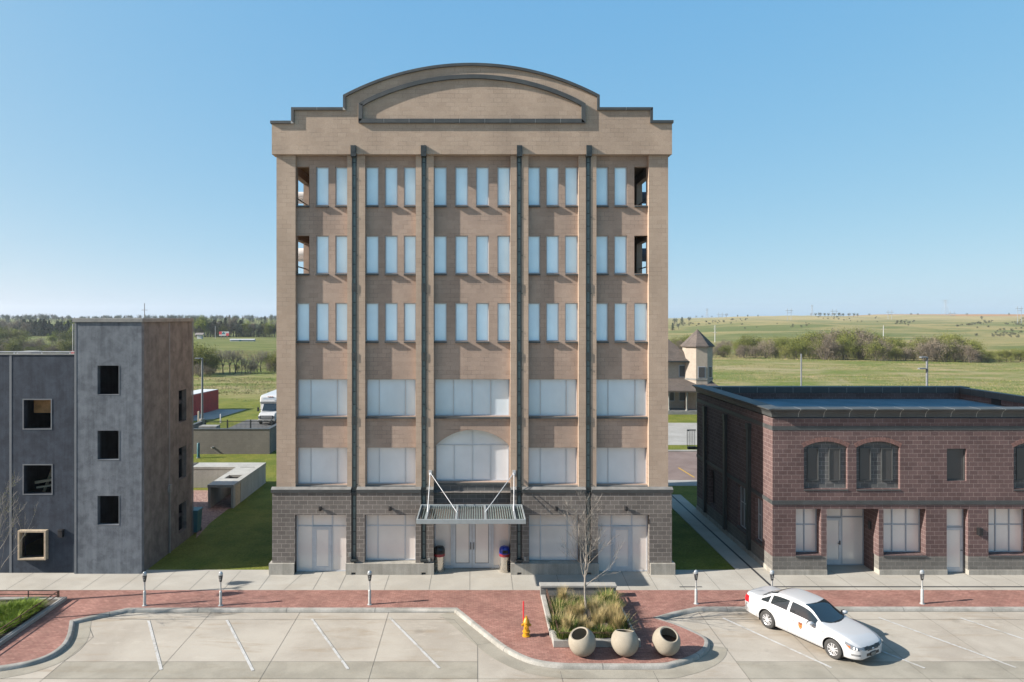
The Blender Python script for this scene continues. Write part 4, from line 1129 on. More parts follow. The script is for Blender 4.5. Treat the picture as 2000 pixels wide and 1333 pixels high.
    dl = d.build('door', M['frame'], root); d = MB(); d.box(a+st-.002, b-st+.002, y+.02, y+.045, .238, z1-.108); d.build('door_panel', M['panelow'], dl)
    d = MB(); d.box(b-.12, b-.02, y-.04, y-.02, 1.05, 1.08); d.build('handle', M['black'], dl)
    # lamps, side windows, downpipes, balcony
    for px, py in ((P(1746), Q(850)),):
        d = MB(); d.box(X(px)-.1, X(px)+.1, y0-.18, y0, Z(py)-.17, Z(py)+.17); d.build('wall_lamp', M['black'], root, bevel=.015)
    d = MB(); d.box(dr[1]-.06, dr[1]-.0, y0+.6, y0+.8, 1.95, 2.3); d.build('wall_lamp', M['black'], root)
    for a, b, c, d_ in s_ops[:2]:
        f = MB(); xx = xl+.12
        f.box(xx, xx+.06, a, a+.05, c, d_); f.box(xx, xx+.06, b-.05, b, c, d_); f.box(xx, xx+.06, a+.05, b-.05, c, c+.05); f.box(xx, xx+.06, a+.05, b-.05, d_-.05, d_)
        for t_ in ((.5,) if b-a < 1 else (.33, .67)): f.box(xx+.004, xx+.06, a+(b-a)*t_-.02, a+(b-a)*t_+.02, c+.05, d_-.05)
        f.box(xx+.005, xx+.06, a+.05, b-.05, c+(d_-c)*.6-.02, c+(d_-c)*.6+.02)
        wn = f.build('side_window', M['framedark'], root)
        f = MB(); f.box(xx+.03, xx+.05, a+.02, b-.02, c+.02, d_-.02); f.build('pane', M['paneside'], wn)
        f = MB(); f.box(xl-.05, xl+.12, a, b, c-.1, c-.001); f.build('sill', M['trim'], wn)
    f = MB(); a, b, c, d_ = s_ops[2]; f.box(xl+.25, xl+.3, a-.02, b+.02, c-.02, d_+.02); f.build('side_door', M['black'], root)
    for px in (1378.8, 1418.6, 1465):
        yy = ysd(px); f = MB(); f.box(xl-.16, xl, yy-.13, yy+.13, .3, Z(Q(262))-.35); f.box(xl-.19, xl, yy-.16, yy+.16, Z(Q(262))-.6, Z(Q(262))-.3); f.build('downpipe', M['steel'], root)
    f = MB(); yb2 = ysd(1358)
    f.box(xl-.55, xl, yb2-.1, y1, 3.75, 3.9)
    bl = f.build('balcony', M['trim'], root); f = MB()
    f.box(xl-.55, xl-.50, yb2-.1, y1, 4.9, 4.96); f.box(xl-.55, xl, yb2-.1, yb2-.05, 4.9, 4.96)
    k = 0
    while yb2 + k*.12 < y1: f.box(xl-.54, xl-.51, yb2-.1+k*.12, yb2-.07+k*.12, 3.9, 4.9); k += 1
    for q_ in range(5): f.box(xl-.55+q_*.12, xl-.52+q_*.12, yb2-.09, yb2-.06, 3.9, 4.9)
    f.build('balcony_rail', M['steel'], bl)
M['redplain'] = plain('red_voussoir', (0.17,0.09,0.075), 0.85, var=0.25, scale=5)
M['framedark'] = plain('steel_grey_frame', (0.30,0.32,0.35), 0.4, 0.1, var=0.06)
brick_building()

# ---------------------------------------------------------------- concrete crawl tunnel, left lawn
def tunnel():
    x0, x1 = wx(406,43.7), wx(456,43.7); y0 = YC+43.7; y1 = YC+50.4; h = 1.47; t = .16
    root = thing('concrete_tunnel', 'low angled concrete tunnel with open dark end on the lawn', 'tunnel', ((x0+x1)/2, y0, 0))
    m = MB()
    m.box(x0, x0+t, y0, y1-1.45, 0, h-t)
    m.box(x1-t, x1, y0+1.35, y1, 0, h-t); m.box(x1-t+.03, x1-.03, y0+.35, y0+1.35, 0, h-t)
    m.box(x1-t, x1, y0, y0+.35, 0, h-t)
    m.box(-27, x0+t, y1-1.45, y1-1.45+t, 0, h-t); m.box(-27, x1-t, y1-t, y1, 0, h-t)
    m.build('side_wall', M['tunnel'], root)
    r = MB(); zc = h-t+.001
    oy0, oy1 = y0+1.75, y0+2.75
    r.box(x0-.02, x1+.02, y0-.03, oy0, zc, h); r.box(x0-.02, x0+.38, oy0, oy1, zc, h); r.box(x1-.36, x1+.02, oy0, oy1, zc, h)
    r.box(x0-.02, x1+.02, oy1, y1-1.47, zc, h); r.box(-27, x1+.02, y1-1.47, y1+.02, zc, h)
    r.build('roof_slab', M['tunnel'], root)
    r = MB(); r.box(x0+.3, x1-.3, y1-1.6, y1-1.55, h, h+.012); r.box(-20.6, -20.2, y1-1.3, y1-.1, h, h+.03); r.build('slab_joint', M['joint'], root)
    d = MB(); d.box(x1-t+.02, x1-.01, y0+.4, y0+1.3, 0, h-t-.02); d.build('board', M['lumber'], root)
tunnel()

# ---------------------------------------------------------------- block enclosure with a gate behind, red container, bus
def enclosure():
    y0 = YC+61.0; x0, x1 = -30.0, wx(526.5, 61.0); h = 2.13; y1 = YC+65.5
    root = thing('block_enclosure', 'low grey block enclosure wall with black mesh panels behind', 'wall', ((x0+x1)/2, y0, 0))
    m = MB(); m.box(x0, x1, y0, y0+.3, -.1, h); m.box(x1-.3, x1, y0+.301, y1, -.1, h); m.box(-26.2, -25.9, y0+.301, y1, -.1, h)
    m.build('wall', M['enclosure'], root)
    c = MB(); c.box(x0, x1+.02, y0-.03, y0+.33, h, h+.09); c.box(x1-.33, x1+.03, y0+.331, y1, h, h+.09); c.box(-26.23, -25.87, y0+.331, y1, h, h+.09); c.build('coping', M['trim'], root)
    f = MB(); yb = y1+.1; xs = [-25.7,-23.6,-21.4,-19.4,-18.4]
    for x in xs: f.box(x-.05, x+.05, yb-.05, yb+.05, 0, 2.35)
    for z in (1.2, 2.2): f.box(xs[0], xs[-1], yb-.02, yb+.02, z-.03, z+.03)
    for a, b in zip(xs[:-1], xs[1:]):
        k = int((b-a)/.12)
        for i in range(1, k): f.box(a+(b-a)*i/k-.008, a+(b-a)*i/k+.008, yb-.01, yb+.01, .1, 2.2)
    f.build('mesh_fence', M['steel'], root)
    g = MB(); g.tube([(wx(412,60.8), y0-.15, .55), (wx(416,60.8), y0+.05, .6)], .07, 10); g.build('spout', M['cap'], root)
    b = thing('utility_box', 'pale low utility box inside the block enclosure', 'utility box', (-24.6, y0+2.5, 0))
    m = MB(); m.box(-25.3,-23.7, y0+2, y0+3, .0, 2.12); m.box(-25.2,-23.8, y0+1.98, y0+2, .2, 1.9); m.build('cabinet', M['cap'], b, bevel=.03)
    for px, s_ in ((385.5, 'teal'), (388.5, 'cap')): pass
enclosure()
def bollard(px, d, h, m, label, r=.08, name='bollard'):
    x, y = wx(px, d), YC+d; t = thing(name, label, 'bollard', (x,y,0))
    b = MB(); b.lathe([(r,0),(r,h-r*.6),(r*.7,h-r*.15),(0,h)], (x,y,0), 12); b.build('post', M[m], t, smooth=True)
    b = MB(); b.lathe([(r*1.5,0),(r*1.5,.03),(0,.031)], (x,y,0), 12); b.build('base', M['cap'], t)
bollard(431, 78.8, 1.05, 'polewhite', 'thin pale marker post on the lawn by the red container')
bollard(388.5, 79.0, 1.35, 'stone', 'tan rusty bollard beside the tall grey lamp post', .13)
bollard(387.5, 59.3, 1.3, 'teal', 'dark bollard in front of the grey block enclosure', .12)
def container():
    x0, y0 = -35.6, YC+80.0; x1a, x1b = wx(380,84.8), wx(426.8,90.6)
    ang = math.atan2(90.6-84.8, x1b-x1a); c = Vector((x1b, YC+90.6, 0))
    u = Vector((math.cos(ang), math.sin(ang), 0)); v = Vector((-u.y, u.x, 0)); L, W, Ht = 12.2, 2.44, 2.6
    mid = c - u*L/2 + v*W/2
    root = thing('red_container', 'dull red steel shipping container with pale roof on the lawn', 'container', (mid.x, mid.y, 0))
    m = MB(); m.obox((mid.x,mid.y,Ht/2), u*L/2, v*W/2, (0,0,Ht/2-.02))
    k = 0
    while k*.28 < L-.4:
        p = c - u*(k*.28+.25) - v*.02; m.obox((p.x,p.y,Ht/2), u*.07, v*.02, (0,0,Ht/2-.15)); k += 1
    m.build('body', M['redpaint'], root)
    r = MB(); r.obox((mid.x,mid.y,Ht), u*(L/2-.05), v*(W/2-.05), (0,0,.03)); r.build('roof', M['white'], root)
    d = MB(); p = c + v*W/2 + u*.02
    for s_ in (-1, 1): d.obox((p.x+v.x*s_*.6, p.y+v.y*s_*.6, Ht/2), u*.03, v*.55, (0,0,Ht/2-.12))
    d.build('door', M['redpaint'], root)
container()
def bus():
    d0 = 77.2; xc = wx(520.5, d0); y0 = YC+d0
    t = thing('shuttle_bus', 'white cutaway shuttle bus parked nose-on beyond the block enclosure', 'bus', (xc, y0+3.5, 0))
    w = 1.17
    b = MB(); b.prism_x([(y0+1.55,.45),(y0+1.55,2.25),(y0+1.3,2.42),(y0+1.5,3.0),(y0+2.0,3.18),(y0+8.0,3.22),(y0+8.2,3.0),(y0+8.2,.45)], xc-w, xc+w); body = b.build('body', M['buswhite'], t, bevel=.1)
    b = MB(); b.prism_x([(y0+.05,.5),(y0+.0,1.05),(y0+.25,1.28),(y0+1.1,1.42),(y0+1.56,1.46),(y0+1.56,.5)], xc-.92, xc+.92); b.build('bonnet', M['buswhite'], t, bevel=.08)
    b = MB(); b.prism_x([(y0+1.08,1.42),(y0+1.56,2.28),(y0+1.57,2.28),(y0+1.57,1.42)], xc-.93, xc+.93); b.build('cab', M['buswhite'], t)
    b = MB(); b.add([(xc-.84,y0+1.08,1.47),(xc+.84,y0+1.08,1.47),(xc+.74,y0+1.5,2.2),(xc-.74,y0+1.5,2.2)], [(0,1,2,3)]); b.build('windscreen', M['carglass'], t)
    b = MB(); b.box(xc-.7, xc+.7, y0-.03, y0+.02, .72, 1.08); g = b.build('grille', M['carblack'], t)
    b = MB()
    for z in (.80,.90,1.0): b.box(xc-.62, xc+.62, y0-.045, y0-.02, z-.02, z+.02)
    b.build('grille_bar', M['rod'], g)
    b = MB(); b.box(xc-1.0, xc+1.0, y0-.12, y0+.1, .38, .62); bp = b.build('bumper', M['cap'], t, bevel=.04)
    b = MB(); b.box(xc-.25, xc+.25, y0-.135, y0-.11, .42, .56); b.box(xc-.8, xc-.45, y0-.135, y0-.11, .44, .56); b.box(xc+.45, xc+.8, y0-.135, y0-.11, .44, .56); b.build('bumper_slot', M['carblack'], bp)
    for s_ in (-1, 1):
        b = MB(); b.box(xc+s_*.82-.13, xc+s_*.82+.13, y0-.01, y0+.08, .78, 1.02); b.build('headlight', M['lamp'], t, bevel=.02)
        b = MB(); b.box(xc+s_*1.3-.1, xc+s_*1.3+.1, y0+1.15, y0+1.25, 1.4, 1.85); b.bar((xc+s_*.95,y0+1.25,1.6),(xc+s_*1.25,y0+1.2,1.6),.04); b.build('mirror', M['carblack'], t)
        for yy in (y0+.95, y0+5.9):
            b = MB(); b.lathe([(0,-.12),(.36,-.12),(.4,-.08),(.4,.08),(.36,.12),(0,.12)], (xc+s_*.93, yy, .4), 20, Matrix.Rotation(math.radians(90),4,'Y')); b.build('wheel', M['tyre'], t, smooth=True)
    b = MB()
    for k in (-1,0,1): b.box(xc+k*.22-.07, xc+k*.22+.07, y0+1.42, y0+1.52, 2.99, 3.05)
    b.build('marker_lamp', M['amber'], t)
    b = MB(); b.prism_x([(y0+1.335,2.47),(y0+1.455,2.92),(y0+1.47,2.92),(y0+1.35,2.47)], xc-.8, xc+.95); b.build('destination_panel', M['paleblue'], t)
bus()

# ---------------------------------------------------------------- turreted house behind, right
def turret_house():
    d0 = 88.0; X = lambda px: wx(px, d0); Z = lambda py: wz(py, d0); y0 = YC+d0
    root = thing('turret_house', 'tan house with a pointed shingled turret and porch', 'house', (24, y0+4, 0))
    m = MB(); m.box(15, X(1352), y0+.6, y0+9, 0, Z(703)); m.build('wall', M['stucco'], root)
    tx, r = X(1367), 1.86; ty = y0+1.0
    def octo(rad, n=8, off=math.pi/8): return [(tx+rad*math.cos(off+2*math.pi*k/n), ty+rad*math.sin(off+2*math.pi*k/n)) for k in range(n)]
    t = MB(); t.prism_z(octo(r), 0, Z(677)); t.build('turret_wall', M['stucco'], root)
    t = MB(); base = octo(2.12); lo = octo(2.12)
    n = 8; vs = [(x,y,Z(678)) for x,y in base] + [(x,y,Z(676)) for x,y in lo] + [(tx,ty,Z(643.5))]
    t.add(vs, [(k,(k+1)%n,n+(k+1)%n,n+k) for k in range(n)] + [(n+k,n+(k+1)%n,2*n) for k in range(n)] + [tuple(reversed(range(n)))])
    t.build('turret_roof', M['shingle'], root)
    # hipped main roof
    m = MB(); e = Z(705); rz = 11.6; xa, xb = 14.4, X(1355.5); ya, yb = y0+.0, y0+9.6
    m.add([(xa,ya,e),(xb,ya,e),(xb,yb,e),(xa,yb,e),(xa+4,(ya+yb)/2,rz),(xb-4.9,(ya+yb)/2,rz),(xa,ya,e-.18),(xb,ya,e-.18),(xb,yb,e-.18),(xa,yb,e-.18)],
          [(0,1,5,4),(1,2,5),(2,3,4,5),(3,0,4),(0,6,7,1),(1,7,8,2),(2,8,9,3),(3,9,6,0),(9,8,7,6)]); m.build('roof', M['shingle'], root)
    g = MB(); g.box(xa, xb+.05, ya-.1, ya+.05, e-.2, e-.04); g.box(X(1346), X(1348), y0+.45, y0+.6, 3.9, e-.2); g.build('gutter', M['steel'], root)
    # porch: roof, posts, base
    p = MB(); z1, z0 = Z(740), Z(760); px = 30.9; yf = y0-2.2
    p.add([(15,y0+.6,z1),(tx+1.2,y0+.6,z1),(px,yf,z0),(15,yf,z0),(px,y0+5,z0),(tx+1.2,y0+4,z1),(15,yf,z0-.2),(px,yf,z0-.2),(px,y0+5,z0-.2)],
          [(0,3,2,1),(1,2,4,5),(3,6,7,2),(2,7,8,4)]); p.build('porch_roof', M['shingle'], root)
    for px_ in (1342.5, 1307.5, 1390):
        p = MB(); x = X(px_)*.975; p.lathe([(.16,.4),(.16,.55),(.1,.6),(.1,z0-.5),(.16,z0-.35),(.16,z0-.2)], (x, yf+.25, 0), 14); p.build('porch_post', M['cap'], root, smooth=True)
    p = MB(); p.box(15, 30.7, yf, y0+.59, -.1, .42); p.build('porch_base', M['cap'], root)
    def win(a, b, t, bt, y, nm='window'):
        w = MB(); w.box(X(a), X(b), y-.04, y+.04, Z(bt), Z(t)); o = w.build(nm, M['framedark'], root)
        w = MB(); w.box(X(a)+.08, X(b)-.08, y-.06, y-.03, Z(bt)+.08, Z(t)-.08); w.build('pane', M['darkpane'], o)
    win(1328.5, 1341, 714, 738, y0+.6); win(1307, 1320, 763, 785, y0+.6); win(1328.5, 1341.5, 763, 785, y0+.6)
    af = ty - r*math.cos(math.pi/8)
    win(1359.5, 1374, 715.5, 738, af)
    fr = octo(r); a, b = Vector(fr[6]), Vector(fr[7])      # right-hand canted face
    c = (a+b)/2; u = (b-a).normalized(); nn = Vector((u.y,-u.x))
    w = MB(); w.obox((c.x+nn.x*.02,c.y+nn.y*.02,(Z(715.5)+Z(738))/2), (u.x*.38,u.y*.38,0), (nn.x*.03,nn.y*.03,0), (0,0,(Z(715.5)-Z(738))/2)); o = w.build('window', M['framedark'], root)
    w = MB(); w.obox((c.x+nn.x*.05,c.y+nn.y*.05,(Z(715.5)+Z(738))/2), (u.x*.31,u.y*.31,0), (nn.x*.03,nn.y*.03,0), (0,0,(Z(715.5)-Z(738))/2-.07)); w.build('pane', M['darkpane'], o)
    s = MB(); s.prism_z([(p_[0]+(p_[0]-tx)*.03, p_[1]+(p_[1]-ty)*.03) for p_ in octo(r)], Z(742), Z(739)); s.build('turret_band', M['cap'], root)
turret_house()
# ---------------------------------------------------------------- planters, meters, hydrant
def centre_planter():
    x0, x1 = 2.78, 6.02; yb, yf = -2.35, -7.35; hk = .16
    t = thing('planter_bed', 'raised square bed with low wall and rusty rails, beside the hydrant', 'planter', ((x0+x1)/2, (yb+yf)/2, 0))
    m = MB(); m.box(x0, x1, yb-.5, yb-.18, 0, .44); w = m.build('back_wall', M['planterblock'], t)
    m = MB(); m.box(x0-.03, x1+.03, yb-.54, yb-.14, .44, .53); m.build('wall_cap', M['planterstone'], w, bevel=.01)
    k = MB(); wd = .2
    k.box(x0-.0, x0+wd, yf+.75, yb-.55, 0, hk); k.box(x0+.04, x0+wd+.04, yf+wd, yf+.75, 0, hk+.1); k.box(x0+.04, x1-.0, yf, yf+wd, 0, hk+.1); k.box(x1-wd, x1, yf+wd, yb-.55, 0, hk)
    k.build('kerb', M['planterstone'], t, bevel=.02)
    s = MB(); n = 26; vs = []; 
    ax, bx, ay, by = x0+wd+.001, x1-wd-.001, yf+wd+.001, yb-.51
    for j in range(n+1):
        for i in range(n+1):
            x = lerp(ax,bx,i/n); y = lerp(ay,by,j/n); e = min(i,n-i,j,n-j)/5.0
            vs.append((x, y, .11 + .10*sstep(e) + .03*noise.noise(Vector((x*3,y*3,0)))))
    s.add(vs, [(j*(n+1)+i, j*(n+1)+i+1, (j+1)*(n+1)+i+1, (j+1)*(n+1)+i) for j in range(n) for i in range(n)])
    s.build('soil', M['soil'], t, smooth=True, recalc=False)
    def rail(pts, name='railing'):
        r = MB()
        for a, b in zip(pts[:-1], pts[1:]):
            a = Vector(a); b = Vector(b); L = (b-a).length; kk = max(2, int(L/.9))
            for z in (.20, .30, .40): r.bar(a+Vector((0,0,z)), b+Vector((0,0,z)), .03 if z < .38 else .042)
            for i in range(kk+1):
                p = a.lerp(b, i/kk); r.bar(p, p+Vector((0,0,.42)), .045)
        r.build(name, M['rust'], t)
    rail([(x0+.24, yb-.7, .02), (x0+.28, yf+.26, .02)]); rail([(x0+.28, yf+.26, .02), (x1-.26, yf+.26, .02)]); rail([(x1-.26, yf+.26, .02), (x1-.22, yb-.6, .02)])
    b = MB(); bx_, by_ = x1-.1, yb-1.3
    b.box(bx_-.03, bx_+.03, by_-.2, by_+.2, .1, .55); b.build('rail_panel', M['rust'], t)
centre_planter()
def side_planter():
    xr, yb = -17.45, YC+29.5
    t = thing('planter_bed', 'planted bed with pale kerb and brown rail at the left edge', 'planter', (-19.5, -5, 0))
    k = MB(); k.box(xr-.2, xr, -9.6, yb, 0, .15); k.box(-23, xr-.201, yb-.2, yb, 0, .15); k.build('kerb', M['planterstone'], t, bevel=.02)
    s = MB(); n = 20; vs = []
    for j in range(n+1):
        for i in range(n+1):
            x = lerp(-23,xr-.21,i/n); y = lerp(-9.6,yb-.21,j/n); vs.append((x,y,.10+.03*noise.noise(Vector((x*2,y*2,0)))))
    s.add(vs, [(j*(n+1)+i, j*(n+1)+i+1, (j+1)*(n+1)+i+1, (j+1)*(n+1)+i) for j in range(n) for i in range(n)]); s.build('soil', M['soil'], t, smooth=True, recalc=False)
    def rail(a, b):
        r = MB(); a = Vector(a); b = Vector(b); L = (b-a).length; kk = max(2, int(L/1.15))
        for z in (.18, .34): r.bar(a+Vector((0,0,z)), b+Vector((0,0,z)), .03)
        for i in range(kk+1): p = a.lerp(b, i/kk); r.bar(p, p+Vector((0,0,.355)), .034)
        r.build('railing', M['rust'], t)
    rail((xr-.3, -9.4, .1), (xr-.3, yb-.1, .1)); rail((-22.8, yb-.1, .1), (xr-.35, yb-.1, .1))
side_planter()

def parking_meter():
    t = thing('parking_meter', 'grey parking meter', 'parking meter', (0,0,0), 0, 'parking meters along the kerb')
    b = MB(); b.lathe([(.10,0),(.10,.012),(.06,.015),(.058,.56),(.05,.60),(.034,.62)], n=18); b.build('sleeve', M['meterpost'], t, smooth=True)
    b = MB(); b.lathe([(.032,.61),(.03,.96),(.045,.99)], n=14); b.build('post', M['meterpost'], t, smooth=True)
    b = MB()
    prof = [(.035,.98),(.05,1.0),(.075,1.12),(.092,1.24),(.088,1.27)]
    b.lathe(prof, n=20); o = b.build('housing', M['meterhead'], t, smooth=True); o.scale = (1.0,.72,1.0)
    b = MB(); b.lathe([(.09,1.265),(.094,1.28),(.092,1.34),(.07,1.395),(.035,1.42),(0,1.425)], n=20); h = b.build('dome', M['meterglass'], t, smooth=True); h.scale = (1.0,.72,1.0)
    b = MB(); b.box(-.035,.035,-.075,-.055,1.08,1.13); b.box(-.02,.02,-.085,-.06,1.17,1.21); b.build('coin_plate', M['cap'], t)
    return t
mt = parking_meter()
for i, (px, py, lab) in enumerate([(282.5,1183,'grey parking meter in front of the concrete tower corner'), (431,1183,'grey parking meter nearest the lawn left of the tall building'), (722,1181,'grey parking meter in front of the tall tan building'),
        (1359.5,1179.5,'grey parking meter at the pointed kerb right of the planter bed'), (1508,1180,'grey parking meter half hidden behind the white car'), (1801,1179.5,'grey parking meter right of the car before the brick building')]):
    x, y = gnd(px, py); y = max(y, -3.72)
    if i == 0: mt.location = (x,y,0); mt['label'] = lab
    else: dup(mt, (x,y,0), rnd.uniform(-.2,.2), lab)

def hydrant():
    x, y = gnd(1028, 1242.5)
    t = thing('fire_hydrant', 'yellow fire hydrant with a thin red marker rod', 'fire hydrant', (x,y,0))
    b = MB(); c = (x,y,0)
    b.lathe([(.15,0),(.15,.04),(.115,.05),(.115,.14),(.145,.15),(.145,.19),(.105,.20),(.10,.48),(.125,.50),(.125,.54),(.105,.57),(.085,.64),(.05,.69),(.03,.70)], c, 24)
    b.build('barrel', M['hydrant'], t, smooth=True, angle=50)
    b = MB(); b.lathe([(.035,.70),(.035,.76),(0,.765)], c, 5); b.build('operating_nut', M['hydrant'], t)
    for ang, r, L, z in ((180,.055,.17,.42),(0,.055,.17,.42),(-90,.075,.18,.38)):
        a = math.radians(ang); d = Vector((math.cos(a), math.sin(a), 0)); b = MB(); p = Vector((x,y,z))
        b.tube([p+d*.06, p+d*(L-.05)], r*.75, 14); b.tube([p+d*(L-.055), p+d*L], r, 14); b.tube([p+d*L, p+d*(L+.03)], r*.4, 5)
        b.build('hose_cap', M['hydrant'], t, smooth=True)
    b = MB(); b.tube([(x-.10,y+.08,.5),(x-.10,y+.08,1.28)], .026, 8); b.build('marker_rod', M['redrod'], t)
hydrant()

def sphere_planter(px, py, tilt, az, label, r=.49, cut=.72, fill=None):
    d = (H)*F/(py-CY); x = wx(px, d); y = YC+d
    t = thing('round_planter', label, 'planter', (x,y,0), 0, 'round stone planters at the kerb')
    A = Vector((math.cos(az)*math.sin(tilt), math.sin(az)*math.sin(tilt), math.cos(tilt)))
    Q = Vector((0,0,1)).rotation_difference(A).to_matrix().to_4x4()
    n = 40; th0 = math.acos(cut); prof = []
    for k in range(27):
        th = math.pi - (math.pi-th0)*k/26; prof.append((max(0,r*math.sin(th)), r*math.cos(th)))
    ri = r-.045; th1 = math.acos(cut*r/ri*.985)
    prof.append((r*math.sin(th0)-.02, r*cut+.012))
    for k in range(14):
        th = th1 + (math.pi-th1)*k/13; prof.append((max(0,ri*math.sin(th)), ri*math.cos(th)))
    b = MB(); b.lathe(prof, (0,0,0), n, Q)
    c = Vector((x,y,r-.012)); b.v = [(v[0]+c.x, v[1]+c.y, max(v[2]+c.z, .0)) for v in b.v]
    b.build('shell', M['stone'], t, smooth=True, angle=50)
    zf = {None: -.36}.get(fill, fill); rr = math.sqrt(max(.01, ri*ri-zf*zf))-.005
    s = MB(); vs = [(x,y,c.z+zf+.02)]
    rings = 6
    for q in range(1, rings+1):
        for k in range(24):
            a = 2*math.pi*k/24; rad = rr*q/rings; vs.append((x+rad*math.cos(a), y+rad*math.sin(a), c.z+zf+.035*noise.noise(Vector((rad*9*math.cos(a)+px, rad*9*math.sin(a), 0)))))
    fs = [(0,1+k,1+(k+1)%24) for k in range(24)] + [(1+(q-1)*24+k, 1+q*24+k, 1+q*24+(k+1)%24, 1+(q-1)*24+(k+1)%24) for q in range(1,rings) for k in range(24)]
    s.add(vs, fs); s.build('soil', M['mulch'], t, smooth=True, recalc=False)
sphere_planter(1137, 1280, math.radians(24), math.radians(215), 'tan stone ball planter tilted left, leftmost of the three balls')
sphere_planter(1220.5, 1280, math.radians(16), math.radians(80), 'tan stone ball planter with its rim nearly edge-on, middle ball')
sphere_planter(1301.5, 1278.5, math.radians(30), math.radians(285), 'tan stone ball planter showing dark soil, rightmost of the three balls', fill=.02)

# lamp standards
def lamp(px, d, top_py, label, arms=(), base=True, r=.07, name='lamp_post'):
    x, y = wx(px, d), YC+d; zt = wz(top_py, d)
    t = thing(name, label, 'lamp post', (x,y,0))
    b = MB(); b.tube([(x,y,0),(x,y,zt)], [r*1.25, r], 12); b.build('pole', M['polegrey'], t, smooth=True)
    if base: b = MB(); b.lathe([(.3,0),(.3,.75),(.27,.78),(0,.78)], (x,y,0), 18); b.build('base', M['cap'], t)
    for side, z, L in arms:
        b = MB(); b.bar((x,y,z), (x+side*L,y,z+.03), .06); b.box(x+side*L-.3, x+side*L+.3, y-.16, y+.16, z-.03, z+.09); b.build('lamp_head', M['polegrey'], t, bevel=.02)
lamp(395, 76.9, 699.5, 'tall grey lamp post on a concrete base left of the tall building', [(-1, wz(701,76.9), .5)], r=.1)
lamp(1565, 75.0, 691.5, 'slim dark lamp post beyond the brick building roof', [], r=.075)
lamp(1810.5, 62.0, 697.5, 'dark camera pole with two side arms beyond the brick building', [(-1, wz(699,62), .3), (-1, wz(721,62), .45)], r=.09)
# the twin lamp standard and the tree stand just outside the left edge; their shadows lie on the pavers
lx, ly = -22.9, -4.0
t = thing('lamp_post', 'twin-headed lamp post off the left edge of the street', 'lamp post', (lx,ly,0))
b = MB(); b.tube([(lx,ly,0),(lx,ly,7.2)], [.09,.06], 12); b.build('pole', M['polegrey'], t, smooth=True)
for s_ in (-1,1):
    b = MB(); b.tube([(lx,ly,7.0),(lx+.05,ly+s_*.35,7.25),(lx+.05,ly+s_*.6,7.2)], .03, 8)
    b.lathe([(.05,.35),(.16,.2),(.27,-.05),(.24,-.15),(0,-.2)], (lx+.05, ly+s_*.62, 7.0), 16); b.build('lamp_head', M['polegrey'], t, smooth=True)
# ---------------------------------------------------------------- trees
def rand_perp(d, r):
    v = Vector((r.uniform(-1,1), r.uniform(-1,1), r.uniform(-1,1))); v = v - d*v.dot(d)
    return v.normalized() if v.length > 1e-4 else Vector((1,0,0))
def grow(mb, tips, r, p, d, L, rad, lev, maxlev, nb, spread, up, sides, taper=.62, wob=.12, ang0=None):
    """one limb: a bent tapering tube, then its side limbs"""
    k = 4 if lev < 2 else 3; pts = [p]; dd = d.copy(); q = p.copy()
    for i in range(k):
        dd = (dd + rand_perp(dd, r)*wob + Vector((0,0,up*.25))).normalized(); q = q + dd*(L/k); pts.append(q.copy())
    mb.tube(pts, [rad*(1-(1-taper*.6)*i/k) for i in range(k+1)], sides if lev < 2 else 3, cap=False)
    if lev >= maxlev: tips.append((pts[-1], dd)); tips.append((pts[-2], dd)); return
    for i in range(nb[lev]):
        t = r.uniform(.35, 1.0) if lev else r.uniform(.3, 1.0)
        if i == 0: t = 1.0
        j = min(k-1, int(t*k)); b = pts[j].lerp(pts[j+1], t*k-j) if t < 1 else pts[-1]
        a = r.uniform(spread*.55, spread*1.1) if i else r.uniform(.05, .25)
        nd = (dd*math.cos(a) + rand_perp(dd, r)*math.sin(a)); nd = (nd + Vector((0,0,up))).normalized()
        grow(mb, tips, r, b, nd, L*r.uniform(.58,.80), rad*taper*r.uniform(.55,.8) if i else rad*taper*.85, lev+1, maxlev, nb, spread, up, sides, taper, wob)
def leaf_quad(mb, c, s, r, flat=0.0):
    a = Vector((r.uniform(-1,1), r.uniform(-1,1), r.uniform(-1,1)*(1-flat))).normalized(); b = rand_perp(a, r)
    a = a*s*r.uniform(.6,1.2); b = b*s*r.uniform(.4,.8)
    mb.add([tuple(c-a), tuple(c+b*.8), tuple(c+a), tuple(c-b*.8)], [(0,1,2,3)])
def sliver(mb, c, d, L, w, r):
    b = rand_perp(d, r)*w; e = c + d*L
    mb.add([tuple(c-b), tuple(c+b), tuple(e)], [(0,1,2)])

